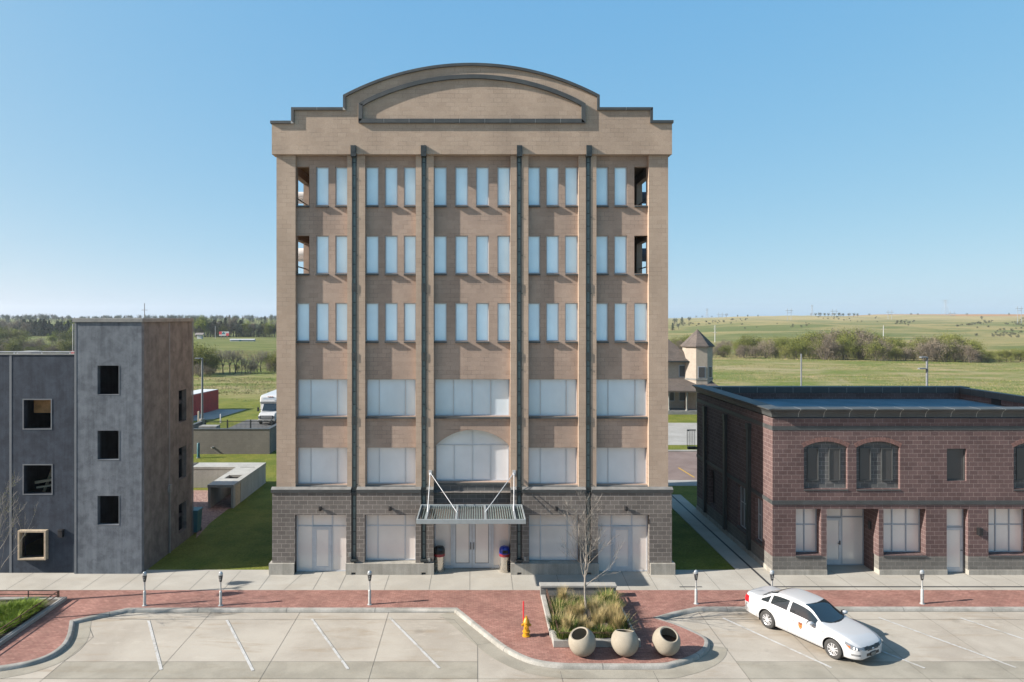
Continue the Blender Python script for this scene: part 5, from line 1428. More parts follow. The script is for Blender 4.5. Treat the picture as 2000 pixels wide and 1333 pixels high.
def tree_proto(name, label, cat, group, seed, h, kind, width=1.0):
    """kind: leafy / bare / pine / shrub - crown and trunk as two meshes"""
    r = random.Random(seed); t = thing(name, label, cat, (0,0,0), 0, group)
    tr = MB(); cr = MB(); tips = []
    if kind in ('leafy', 'bare', 'shrub'):
        stems = {'leafy': 1, 'bare': 1, 'shrub': 5}[kind]
        for s_ in range(stems):
            d = Vector((r.uniform(-.12,.12), r.uniform(-.12,.12), 1)) if stems == 1 else Vector((r.uniform(-.6,.6), r.uniform(-.6,.6), 1))
            base = Vector((0,0,-.2)) if stems == 1 else Vector((r.uniform(-.25,.25)*h*.3, r.uniform(-.25,.25)*h*.3, -.2))
            grow(tr, tips, r, base, d.normalized(), h*(.34 if stems == 1 else .3), h*(.024 if stems == 1 else .012), 0, 3, [5,4,4] if stems == 1 else [4,3,3], .75*width, .16, 5)
        zs = [p.z for p, _ in tips]; 
        top = max(zs); k = h/top if top > 0 else 1
        tr.v = [(v[0]*k*width, v[1]*k*width, v[2]*k) for v in tr.v]; tips = [(Vector((p.x*k*width,p.y*k*width,p.z*k)), d) for p, d in tips]
        for p, d in tips:
            if kind == 'bare':
                for _ in range(9): 
                    dd = (d + Vector((r.uniform(-1,1), r.uniform(-1,1), r.uniform(-.3,1)))*.8).normalized(); sliver(cr, p - d*h*.02*r.random(), dd, h*r.uniform(.05,.13), h*.0016, r)
                if r.random() < .5:
                    for _ in range(3): leaf_quad(cr, p + Vector((r.gauss(0,1), r.gauss(0,1), r.gauss(0,1)))*h*.03, h*.009, r)
            else:
                n = 22 if kind == 'leafy' else 15; sp = h*(.055 if kind == 'leafy' else .075)
                if r.random() < .18: n = 3
                for _ in range(n): leaf_quad(cr, p + Vector((r.gauss(0,1), r.gauss(0,1), r.gauss(0,.8)))*sp, h*r.uniform(.012,.024), r)
        if kind == 'shrub':   # twiggy skirt down to the ground
            for _ in range(420):
                a = r.uniform(0, 2*math.pi); q = math.sqrt(r.random())*h*.42; p = Vector((q*math.cos(a), q*math.sin(a), r.uniform(0,.5)*h))
                sliver(cr, p, Vector((r.uniform(-.5,.5), r.uniform(-.5,.5), 1)).normalized(), h*r.uniform(.1,.28), h*.003, r)
    else:
        tr.tube([(0,0,-.2),(0,0,h*.5),(0,0,h*.97)], [h*.02,h*.013,h*.003], 6)
        n = int(26)
        for i in range(n):
            z = h*(.10 + .88*i/n); rad = h*.23*width*(1-(i/n))**.8 + h*.012
            for j in range(9):
                a = r.uniform(0, 2*math.pi); L = rad*r.uniform(.6,1.15)
                for q in range(9):
                    f = (q+1)/9*L; c = Vector((f*math.cos(a), f*math.sin(a), z - f*.28 + r.gauss(0,.012)*h)); leaf_quad(cr, c + Vector((r.gauss(0,1),r.gauss(0,1),r.gauss(0,.5)))*h*.02, h*.026, r, .4)
    return t, tr, cr
protos = {}
M['lf_cedar'] = leaf('dull_cedar_foliage', [(0.05,0.058,0.028), (0.08,0.088,0.045), (0.11,0.115,0.065)])
def make_proto(key, name, label, cat, group, seed, h, kind, leafm, width=1.0):
    t, tr, cr = tree_proto(name, label, cat, group, seed, h, kind, width)
    tr.build('trunk', M['farbark'], t, recalc=False, smooth=True, local=True); cr.build('crown', M[leafm], t, recalc=False, local=True)
    protos[key] = [t, False, h]
def plant(key, x, y, z, h, label, group, rz=None):
    t, used, ph = protos[key]; s_ = h/ph; rz = rnd.uniform(0, 6.28) if rz is None else rz
    if not used:
        t.location = (x,y,z); t.scale = (s_,s_,s_); t.rotation_euler = (0,0,rz); t['label'] = label; t['group'] = group; protos[key][1] = True; return t
    return dup(t, (x,y,z), rz, label, s_, group)
for i in range(3): make_proto('olive%d'%i, 'hedgerow_tree', 'x', 'tree', 'g', 40+i, 8.0, 'shrub', 'lf_olive', 1.0)
for i in range(2): make_proto('brown%d'%i, 'hedgerow_tree', 'x', 'tree', 'g', 50+i, 8.0, 'shrub', 'lf_brown', 1.0)
for i in range(2): make_proto('lime%d'%i, 'leafy_tree', 'x', 'tree', 'g', 60+i, 10.0, 'leafy', 'lf_lime', 1.0)
for i in range(2): make_proto('bare%d'%i, 'bare_tree', 'x', 'tree', 'g', 70+i, 10.0, 'bare', 'lf_grey', 1.0)
for i in range(2): make_proto('tan%d'%i, 'leafy_tree', 'x', 'tree', 'g', 80+i, 10.0, 'leafy', 'lf_brown', 1.05)
for i in range(2): make_proto('pine%d'%i, 'pine_tree', 'x', 'tree', 'g', 90+i, 12.0, 'pine', 'lf_pine', 1.45 + .6*i)
make_proto('pink', 'blossom_tree', 'x', 'tree', 'g', 97, 8.0, 'leafy', 'lf_pink', 1.0)
for i in range(2): make_proto('far%d'%i, 'leafy_tree', 'x', 'tree', 'g', 100+i, 12.0, 'leafy', 'lf_farblue', 1.15)
make_proto('cedar', 'cedar_shrub', 'x', 'shrub', 'g', 110, 3.0, 'shrub', 'lf_cedar', 1.2)


def at(px, base_py, top_py=None, d=None):
    """a spot on the ground seen at (px, base_py); height from its top"""
    if d is None:
        x, y, z = hill_point(px, base_py); d = y - YC
    else: x, y = wx(px, d), YC+d; z = terrain(x, y)
    h = wz(top_py, d) - z if top_py is not None else None
    return x, y, z, h
# hedgerow across the right-hand meadow
r2 = random.Random(5)
def hedge_top(px):
    pts = [(1300,664),(1330,652),(1370,656),(1420,660),(1455,650),(1490,656),(1540,648),(1600,642),(1650,640),(1690,646),(1725,650),(1760,658),(1800,654),(1850,650),(1880,652),(1905,662),(1925,685),(1960,678),(2000,676),(2060,668)]
    for a, b in zip(pts[:-1], pts[1:]):
        if a[0] <= px <= b[0]: return lerp(a[1], b[1], (px-a[0])/(b[0]-a[0]))
    return 665
px = 1290.0; i = 0
while px < 2120:
    for row in range(3):
        p = px + r2.uniform(-9,9); base = lerp(699,711,max(0,(p-1400)/600)) - row*4.0
        if p > 1900: base = 710 - row*3
        x, y, z, h = at(p, base, hedge_top(p) + r2.uniform(0,14) + (10 if row == 0 else 0))
        if h < 1.5: continue
        k = r2.random()
        low = row == 0
        key = ('brown%d'%(i%2)) if k < (.38 if low else .20) else ('olive%d'%(i%3))
        if row == 2 and k > .85: key = 'lime%d'%(i%2)
        kind = key[:-1]
        lab = {'brown': 'bare brown twiggy tree in the hedgerow behind the brick building', 'olive': 'olive green budding tree in the hedgerow behind the brick building', 'lime': 'bright leafy tree in the hedgerow behind the brick building'}[kind]
        plant(key, x, y, z, h*r2.uniform(.9,1.05), lab, kind + ' hedgerow trees across the meadow'); i += 1
    px += 19.0
# trees and cedars on the right-hand slope
for px, b, tp, key, lab in ((1318,637,622,'far0','grey green tree clump low on the hill beside the turret house'),(1332,634,619,'pine1','dark evergreen on the hill left of the turret roof'),(1345,631,619,'far1','round evergreen tree near the hilltop left end'),
        (1314,646,630,'pine0','dark evergreen just above the turret house roof'),(1326,644,631,'far1','dark bushy tree above the turret house roof'),(1418,622.5,612.5,'bare0','bare round tree alone on the hill crest')):
    x, y, z, h = at(px, b, tp); plant(key, x, y, z, h, lab, None) if False else plant(key, x, y, z, h, lab, 'trees at the left end of the hill')
for k in range(15):
    px = 1586 + k*6.3 + r2.uniform(-2,2); x, y, z, h = at(px, 619.5, 608 + (2 if 1640 > px else 3.5) + r2.uniform(0,4))
    plant(('far%d'%(k%2)) if k % 3 else 'bare1', x, y, z, max(h, 4), 'tree in the small grove on the hilltop skyline', 'grove on the hilltop skyline')
for px, b, tp in ((1698,618,613),(1780,614.5,612),(1792,614.5,612.4),(1888,614,612),(1970,614,611.8),(1918,626,618),(1360,622,617),(1372,621,617),(1390,621,617.5),(1440,620.5,617),(1460,620.5,618),(1480,620.5,617.6)):
    x, y, z, h = at(px, b, tp, d=1000 if b < 618 else None); plant('far%d'%(int(px)%2), x, y, z, max(h,3), 'small grey tree standing along the right-hand skyline', 'small trees along the right-hand skyline')
ced = []
for _ in range(34): ced.append((r2.uniform(1865,1948), None))
for k in range(40):
    t_ = r2.random(); ced.append((1866+80*t_+r2.gauss(0,3), 638.5-9.5*t_+r2.gauss(0,1.2)))
for k in range(26): ced.append((r2.uniform(1938,1995), r2.gauss(655,4)))
for k in range(24): ced.append((r2.uniform(1962,2000), r2.gauss(633,4)))
for k in range(26): ced.append((r2.uniform(1750,1785), r2.gauss(631,2.2)))
for k in range(40):
    t_ = r2.random(); ced.append((1330+130*t_, 634-11*t_+abs(r2.gauss(0,3))))
for k in range(18): ced.append((r2.uniform(1590,1720), r2.uniform(620,630)))
for k in range(14): ced.append((r2.uniform(1400,1600), r2.uniform(632,646)))
for k in range(10): ced.append((r2.uniform(1900,2000), r2.uniform(640,665)))
for px, b in ced:
    if b is None: continue
    x, y, z = hill_point(px, b); plant('cedar', x, y, z, r2.uniform(.8,1.8), 'small dark cedar shrub dotted over the grassy hillside', 'cedar shrubs dotted over the hillside')
# left: shrubs and trees along the creek
def put(lst, lab_of, group):
    for px, b, tp, key in lst:
        x, y, z, h = at(px, b, tp); plant(key, x, y, z, h, lab_of(key, px), group)
creek = [(386,734,672,'olive0'),(396,733,678,'olive1'),(408,733,690,'brown0'),(418,733,694,'olive2'),(383,732,668,'lime0'),(390,738,712,'brown1'),(407,738,716,'brown0'),(376,735,690,'olive1'),
         (436,733,684,'bare0'),(449,733,683,'bare1'),(459,733,684,'bare0'),(472,731,698,'bare1'),(479,731,700,'bare0'),(489,731,704,'brown1'),(510,728,686,'bare1'),(503,728,694,'bare0'),(523,726,688,'olive1'),(530,729,702,'brown0'),(536,730,704,'bare1'),(497,729,712,'brown0'),(465,729,712,'olive2'),(541,728,690,'olive0')]
names = {'olive': 'budding olive shrub', 'brown': 'twiggy brown shrub', 'lime': 'bright green leafy tree', 'bare': 'bare grey branching tree'}
put(creek, lambda k, px: '%s by the creek between tower and tall building, %s' % (names[k[:-1]], 'near the tower' if px < 425 else ('mid gap' if px < 490 else 'near the building')), 'creek trees between tower and building')
left = []
for k in range(26):
    px = -30 + k*7.2 + r2.uniform(-4,4); left.append((px, r2.uniform(688,698), r2.uniform(660,678) - (8 if px < 45 else 0), ('olive%d'%(k%3)) if k%3 else ('brown%d'%(k%2))))
for k in range(12): left.append((-20+k*5.5+r2.uniform(-3,3), r2.uniform(668,676), r2.uniform(636,652), ['lime0','olive1','tan0','olive2'][k%4]))
for k in range(8): left.append((104+k*6+r2.uniform(-3,3), r2.uniform(666,676), r2.uniform(646,658), ['olive0','lime1','brown1'][k%3]))
put(left, lambda k, px: {'olive':'budding olive shrub','brown':'twiggy brown shrub','lime':'fresh green tree','tan':'brown budding tree'}[k[:-1]] + ' in the thicket above the left block roof', 'thicket above the left block roof')
back = []
for k in range(40):
    px = 44 + k*2.7 + r2.uniform(-3,3); back.append((px, r2.uniform(655,658), r2.uniform(622,634), 'pine%d'%(k%2)))
for k in range(16): back.append((-12 + k*4.2, r2.uniform(654,660), r2.uniform(624,634), ['tan0','tan1','bare1'][k%3]))
back += [(79,656,641,'pink'),(107,657,642,'lime0'),(144,660,628,'lime1'),(136,656,624,'lime0'),(114,655,636,'tan1'),(125,656,634,'bare0')]
nm = {'pine':'dark pine','tan':'brown budding tree','bare':'bare grey tree','pink':'pink blossoming tree','lime':'fresh green tree'}
put(back, lambda k, px: ('%s in the far wood left of the tower' % nm[k.rstrip('01')]), 'far wood left of the tower')
mid = [(px_, 660+(k_%3), 626+(k_*7)%11, ['tan0','bare0','far1','pine1','tan1','olive1','lime0','far0'][k_%8]) for k_, px_ in enumerate(range(376, 546, 5))] + [(383,662,618,'far0'),(392,662,618,'lime0'),(400,662,616,'lime1'),(386,662,632,'bare1'),(396,662,634,'bare0'),(406,661,622,'far1'),(412,661,632,'tan0'),(419,661,624,'pine1'),(428,661,628,'tan1'),(434,661,626,'bare1'),(440,660,620,'pine0'),(448,661,624,'bare0'),(455,661,622,'tan1'),(462,661,630,'tan0'),(470,660,624,'pine1'),(476,660,632,'bare1'),(484,660,636,'pine0'),(497,658,633,'pine1'),(505,658,640,'pine1'),(490,660,640,'pine0'),(515,660,634,'bare0'),(526,660,636,'olive0'),(536,660,634,'tan0'),(520,660,638,'bare1'),(543,660,632,'olive1'),(462,662,648,'tan1'),(474,662,650,'brown0')]
nm.update({'far':'grey green tree','olive':'olive budding tree','brown':'twiggy brown shrub'})
mid = [(a_, min(b_, 659.0), c_, k_) for a_, b_, c_, k_ in mid]
put(mid, lambda k, px: '%s behind the billboard field, %s' % (nm[k.rstrip('012')], 'near the tower' if px < 430 else ('behind the billboard' if px < 465 else 'near the tall building')), 'trees along the far road')
far = []
for k in range(120):
    px = -40 + k*5.0 + r2.uniform(-4,4)
    top = 617.5 + r2.uniform(-2.5, 2.5) - (3.5*math.exp(-((px-80)/30.0)**2)) - (3.0*math.exp(-((px-5)/18.0)**2))
    x, y, z, h = at(px, 0, top, d=r2.uniform(640,800)); plant(['far0','far1','pine1','bare0','far0'][k%5], x, y, z, max(h, 6), {'f':'grey green tree on the far left skyline','p':'dark evergreen on the far left skyline','b':'bare tree on the far left skyline'}[['f','f','p','b','f'][k%5]], 'trees on the far left skyline')

# ---------------------------------------------------------------- bare street trees
def street_tree(seed, x, y, z, h, label, lean=(0,0), budded=False, spread=.62, nbr=15, reach=1.0):
    r = random.Random(seed); t = thing('bare_tree', label, 'tree', (x,y,z))
    tr = MB(); tw = MB(); base = Vector((x,y,z-.05)); k = 9; pts = []
    for i in range(k+1):
        f = i/k; pts.append(base + Vector((lean[0]*f*h + .05*math.sin(f*7+seed), lean[1]*f*h + .04*math.cos(f*5+seed), h*.93*f)))
    rad = [.052*(1-f/k)**.85*h/4.6 + .005 for f in range(k+1)]
    tr.tube(pts, rad, 10)
    tips = []
    for b in range(nbr):
        f = .30 + .68*(b+.5)/nbr + r.uniform(-.02,.02); j = min(k-1, int(f*k)); p = pts[j].lerp(pts[j+1], f*k-j)
        az = b*2.4 + r.uniform(-.5,.5); el = r.uniform(.75, 1.1); d = Vector((math.cos(az)*math.cos(el), math.sin(az)*math.cos(el), math.sin(el)))
        L = h*(.27*(1-f)+.09)*r.uniform(.75,1.15)*reach; grow(tw, tips, r, p, d, L, (.019*(1.15-f)*h/4.6+.003), 1, 3, [0,3,3], spread, .22, 5, .6, .16)
    for p, d in tips:
        for _ in range(2):
            dd = (d + Vector((r.uniform(-1,1),r.uniform(-1,1),r.uniform(-.2,.8)))*.5).normalized(); e = p + dd*h*r.uniform(.03,.07); tw.tube([p,e], [.005,.0025], 3, cap=False)
    tr.build('trunk', M['bark'], t, smooth=True); tw.build('branches', M['bark'], t, recalc=False)
    if budded:
        bd = MB()
        for p, d in tips:
            for _ in range(3): leaf_quad(bd, p + Vector((r.gauss(0,1),r.gauss(0,1),r.gauss(0,1)))*.07, .022, r)
        bd.build('buds', M['lf_olive'], t, recalc=False)
tx, ty = gnd(1146, 1208, .2)
street_tree(3, tx, ty, .2, 4.55, 'slender bare young tree in the planter bed', (-.02, .0), False, .55, 20, .85)
street_tree(8, -19.15, -5.2, .1, 5.3, 'budding bare tree reaching in at the left edge', (.01, .0), True, .8, 12, 1.0)

# ---------------------------------------------------------------- grasses
def clump(seed, n, h, w, tanfrac, arch, name, label, cat, group, mats):
    r = random.Random(seed); t = thing(name, label, cat, (0,0,0), 0, group); t['kind'] = 'thing'; parts = [MB(), MB()]
    for i in range(n):
        mb = parts[1 if r.random() < tanfrac else 0]; az = r.uniform(0, 2*math.pi); q = r.random()**.5*w*.35
        p = Vector((q*math.cos(az), q*math.sin(az), 0)); az2 = az + r.uniform(-.7,.7); lean = r.uniform(.05,arch); L = h*r.uniform(.55,1.05)*(1.15 if mb is parts[1] else .85); k = 4
        wd = r.uniform(.008,.014); side = Vector((-math.sin(az2), math.cos(az2), 0)); vs = []
        for j in range(k+1):
            f = j/k; c = p + Vector((math.cos(az2),math.sin(az2),0))*(lean*L*f*f) + Vector((0,0,L*f*(1-.28*lean*f))); ww = wd*(1-f*.9)
            vs += [tuple(c-side*ww), tuple(c+side*ww)]
        mb.add(vs, [(2*j,2*j+1,2*j+3,2*j+2) for j in range(k)])
    parts[0].build('blades', M[mats[0]], t, recalc=False, local=True)
    if parts[1].f: parts[1].build('dry_stalks', M[mats[1]], t, recalc=False, local=True)
    return t
g1 = [clump(200+i, 480, 1.05, .46, .68, .5, 'ornamental_grass', 'x', 'grass clump', 'g', ('bl_green','bl_tan')) for i in range(2)]
g2 = clump(210, 420, .62, .62, .10, 1.0, 'ornamental_grass', 'x', 'grass clump', 'g', ('bl_green','bl_tan'))
used = set()
def place(proto, x, y, z, s_, lab, grp):
    if proto.name not in used:
        used.add(proto.name); proto.location = (x,y,z); proto.scale = (s_,s_,s_); proto['label'] = lab; proto['group'] = grp
    else: dup(proto, (x,y,z), rnd.uniform(0,6.28), lab, s_, grp)
tan_spots = [(1098,1183,.95),(1107,1238,.95),(1131,1213,.8),(1138,1232,.72),(1161,1205,.95),(1168,1232,1.0),(1181,1215,.9),(1196,1228,1.0),(1205,1240,.95),(1112,1215,.8),(1200,1208,.75),(1150,1240,.7)]
grn_spots = [(1090,1205,.9),(1085,1225,.9),(1088,1192,.9),(1118,1180,.9),(1135,1185,.8),(1175,1178,.95),(1185,1176,.95),(1190,1198,.9),(1120,1232,.8),(1140,1244,.8),(1170,1245,.85),(1215,1228,.9),(1100,1222,.9),(1186,1243,.8),(1210,1246,.85),(1098,1248,.8),(1125,1208,.6),(1165,1185,.8),(1190,1185,.85),(1112,1193,.8),(1200,1190,.8)]
for i, (px, py, s_) in enumerate(tan_spots):
    x, y = gnd(px, py, .2); place(g1[i%2], x, y, .15, s_*rnd.uniform(.74,.92), 'straw coloured ornamental grass clump in the planter bed', 'straw grass clumps in the planter bed')
for i, (px, py, s_) in enumerate(grn_spots):
    x, y = gnd(px, py, .2); place(g2, x, y, .15, s_*rnd.uniform(.95,1.2), 'green ornamental grass clump in the planter bed', 'green grass clumps in the planter bed')
lp = clump(220, 340, .62, .6, 0, 1.2, 'leafy_plant', 'x', 'plant', 'g', ('bl_bright','bl_bright'))
for px, py, s_ in [(5,1193,.9),(22,1196,1.1),(40,1190,1.15),(57,1193,1.1),(74,1190,1),(30,1205,1),(48,1203,1.1),(66,1202,1),(84,1195,.9),(2,1206,.9),(40,1217,.9),(55,1213,1),(12,1240,.7),(28,1230,.8),(-12,1200,1),(-25,1195,1),(-10,1245,.8),(70,1206,.9),(88,1186,.8),(44,1226,.8),(2,1250,.7),(60,1186,.9),(30,1186,.8)]:
    x, y = gnd(px, py, .2); x = min(x, -18.0); place(lp, x, y, .08, s_*rnd.uniform(.85,1.1), 'bright green leafy plant in the left edge bed', 'leafy plants in the left edge bed')
# tall prairie grass that catches the light
def prairie():
    r = random.Random(77); mb = MB(); 
    def tuft(x, y, h, m):
        z = terrain(x, y); mb.cur = m
        for _ in range(3):
            a = r.uniform(0,6.28); L = h*r.uniform(.7,1.2); dx, dy = r.gauss(0,.18)*h, r.gauss(0,.18)*h; w = .025+.015*h
            sx, sy = math.cos(a)*w, math.sin(a)*w; ox, oy = r.gauss(0,.3), r.gauss(0,.3)
            mb.add([(x+ox-sx,y+oy-sy,z),(x+ox+sx,y+oy+sy,z),(x+ox+dx,y+oy+dy,z+L)], [(0,1,2)])
    for _ in range(26000):
        d = r.uniform(100, 235)
        if r.random() < .62: px = r.uniform(1290, 2080)
        else: px = r.uniform(340, 560)
        x, y = wx(px, d), YC+d; v = noise.noise(Vector((x*.03, y*.09, 5.0)))
        if v < -.12 and d < 190: continue
        edge = d > 195
        tuft(x, y, (.5 if edge else .24)*r.uniform(.6,1.2), 1 if (edge or v > .16 or r.random() < .25) else 0)
    o = mb.build('prairie_grass', [M['pr_green'], M['pr_tan']], recalc=False); tag(o, 'tall mixed green and straw prairie grass in the meadow', 'grass', kind='stuff')
M['pr_green'] = plain('prairie_green', (0.12,0.13,0.025), 0.9, var=0.5, scale=.4); M['pr_tan'] = plain('prairie_straw', (0.24,0.20,0.095), 0.9, var=0.4, scale=.4)
prairie()

# ---------------------------------------------------------------- poles, pylons, billboard on the skyline
def ground_at(px, d): x = wx(px, d); return x, YC+d, terrain(x, YC+d)
def cross_pole(px, d, top, label, arms, m='brownpole', r=.16, L=2.2):
    x, y, z = ground_at(px, d); zt = wz(top, d); t = thing('power_pole', label, 'power pole', (x,y,z), 0)
    b = MB(); b.tube([(x,y,z),(x,y,zt)], [r, r*.7], 8); b.build('pole', M[m], t)
    for a in arms: b = MB(); za = wz(a, d); b.box(x-L, x+L, y-.08, y+.08, za-.08, za+.08); b.build('crossarm', M[m], t)
cross_pole(282.3, 300, 592.5, 'tall utility pole with one crossarm rising above the concrete tower', [606], r=.2, L=1.3)
cross_pole(1396.5, 330, 635, 'pale utility pole in front of the hill right of the turret', [643, 650], 'polewhite', .22, .9)
cross_pole(1725.5, 300, 636, 'pale utility pole just above the middle of the hedgerow', [643], 'polewhite', .2, .9)
cross_pole(420.5, 338, 637, 'thin pole beside the far billboard', [], 'polewhite', .14)
cross_pole(1858, 205, 688, 'pale short post in front of the hedgerow', [], 'polewhite', .16)
for px, d, top, lab in ((1541.5,700,603,'two-legged power pole on the hill crest right of the tall building'),(1407,760,611,'small two-legged power pole near the lone bare tree'),(1629.5,760,604,'two-legged power pole behind the hilltop grove'),(1738,720,606,'two-legged power pole on the brown field edge'),(1860,900,608.5,'small two-legged pole right of the steel pylon'),(1991,560,599,'two-legged power pole at the right edge of the hill')):
    x, y, z = ground_at(px, d); zt = wz(top, d); w = 1.9*d/700; t = thing('power_pole', lab, 'power pole', (x,y,z), 0)
    for s_ in (-1,1): b = MB(); b.tube([(x+s_*w,y,z),(x+s_*w,y,zt)], .2*d/700, 6); b.build('leg', M['farsteel'], t)
    b = MB(); b.box(x-w*2, x+w*2, y-.2, y+.2, zt-2.4*d/700, zt-2.0*d/700); b.box(x-w*1.2, x+w*1.2, y-.2, y+.2, zt-4.4*d/700, zt-4.1*d/700); b.build('crossarm', M['farsteel'], t)
for px, d, top, wd, lab in ((1846.5,1000,586,2.9,'tall steel lattice pylon on the brown field skyline'),(1586,1050,596,1.3,'steel lattice mast behind the hilltop grove'),(1381,1050,603,1.4,'faint steel lattice mast on the skyline right of the tall building')):
    x, y, z = ground_at(px, d); zt = wz(top, d); t = thing('pylon', lab, 'pylon', (x,y,z)); hh = zt-z; q = .22
    b = MB()
    for sx in (-1,1):
        for sy in (-1,1): b.tube([(x+sx*wd*1.6,y+sy*wd*1.6,z),(x+sx*wd*.45,y+sy*wd*.45,z+hh*.6),(x+sx*wd*.3,y+sy*wd*.3,zt)], q*.6, 4)
    for k in range(9):
        f0, f1 = k/9, (k+1)/9; wf = lambda f: wd*(1.6-1.15*min(1,f/.6)) if f < .6 else wd*(.45-.15*(f-.6)/.4)
        for s_ in (-1,1): b.tube([(x-wf(f0)*s_,y-wf(f0),z+hh*f0),(x+wf(f1)*s_,y-wf(f1),z+hh*f1)], q*.4, 4)
    b.build('lattice', M['farsteel'], t)
    for f in (.97,.85): b = MB(); b.box(x-wd*1.5, x+wd*1.5, y-.15, y+.15, z+hh*f-.15, z+hh*f+.15); b.build('crossarm', M['farsteel'], t)
def billboard():
    d = 335.0; x, y = wx(437.5, d), YC+d; z = terrain(x, y); t = thing('billboard', 'red and white billboard on posts before the far trees', 'billboard', (x,y,z))
    hw = 9.6*d/F; z0, z1 = wz(656.3,d), wz(648,d)
    b = MB(); b.box(x-hw, x+hw, y, y+.3, z0, z1); p = b.build('panel', M['white'], t)
    for s_ in (-.6,0,.6): b = MB(); b.box(x+s_*hw-.15, x+s_*hw+.15, y+.05, y+.3, z, z0); b.build('leg', M['brownpole'], t)
    h = z1-z0
    b = MB(); b.box(x-hw, x-hw*.45, y-.02, y, z0+h*.3, z1); b.box(x+hw*.42, x+hw, y-.02, y, z0, z0+h*.62); b.build('red_block', M['signred'], p)
    b = MB(); b.box(x-hw*.4, x+hw*.22, y-.02, y, z0+h*.38, z0+h*.72); b.box(x-hw*.2, x+hw*.05, y-.02, y, z0+h*.72, z0+h*.92); b.build('teal_block', M['signteal'], p)
billboard()
def low_structure():
    d = 300.0; x0, x1 = wx(449,d), wx(496,d); y = YC+d; z = terrain((x0+x1)/2, y); t = thing('low_shed', 'long low pale blue structure lying in the far green field', 'structure', ((x0+x1)/2, y, z))
    b = MB(); b.box(x0, x1, y, y+2, z, z+.75); b.build('body', M['paleblue'], t)
    b = MB(); b.prism_x([(y-.2,z+.75),(y+1,z+1.05),(y+2.2,z+.75)], x0-.2, x1+.2); b.build('roof', M['white'], t)
    b = MB(); b.box(x0+4, x0+5, y-.03, y, z+.1, z+.7); b.build('door', M['signteal'], t)
low_structure()
def shelter():
    d = 335.0; x, y = wx(389,d), YC+d; z = terrain(x,y); t = thing('shelter', 'tiny pale shelter with dark roof beside the tower top, far off', 'shelter', (x,y,z))
    b = MB(); b.box(x-1.1, x+1.1, y, y+2, z, z+2.0); b.build('body', M['white'], t)
    b = MB(); b.prism_x([(y-.6,z+2.0),(y+1,z+2.9),(y+2.6,z+2.0)], x-2.0, x+2.0); b.build('roof', M['brownpole'], t)
shelter()
# ---------------------------------------------------------------- white sedan
def hermite(x, pts):
    if x <= pts[0][0]: return pts[0][1]
    if x >= pts[-1][0]: return pts[-1][1]
    n = len(pts)
    for i in range(n-1):
        if pts[i][0] <= x <= pts[i+1][0]:
            h = pts[i+1][0]-pts[i][0]; t = (x-pts[i][0])/h; d = (pts[i+1][1]-pts[i][1])/h
            def slope(k):
                if k == 0 or k == n-1: return (pts[min(k+1,n-1)][1]-pts[max(k-1,0)][1])/(pts[min(k+1,n-1)][0]-pts[max(k-1,0)][0])
                a = (pts[k][1]-pts[k-1][1])/(pts[k][0]-pts[k-1][0]); b = (pts[k+1][1]-pts[k][1])/(pts[k+1][0]-pts[k][0])
                return 0 if a*b <= 0 else 2*a*b/(a+b)
            m0, m1 = slope(i)*h, slope(i+1)*h
            return (2*t**3-3*t*t+1)*pts[i][1] + (t**3-2*t*t+t)*m0 + (-2*t**3+3*t*t)*pts[i+1][1] + (t**3-t*t)*m1
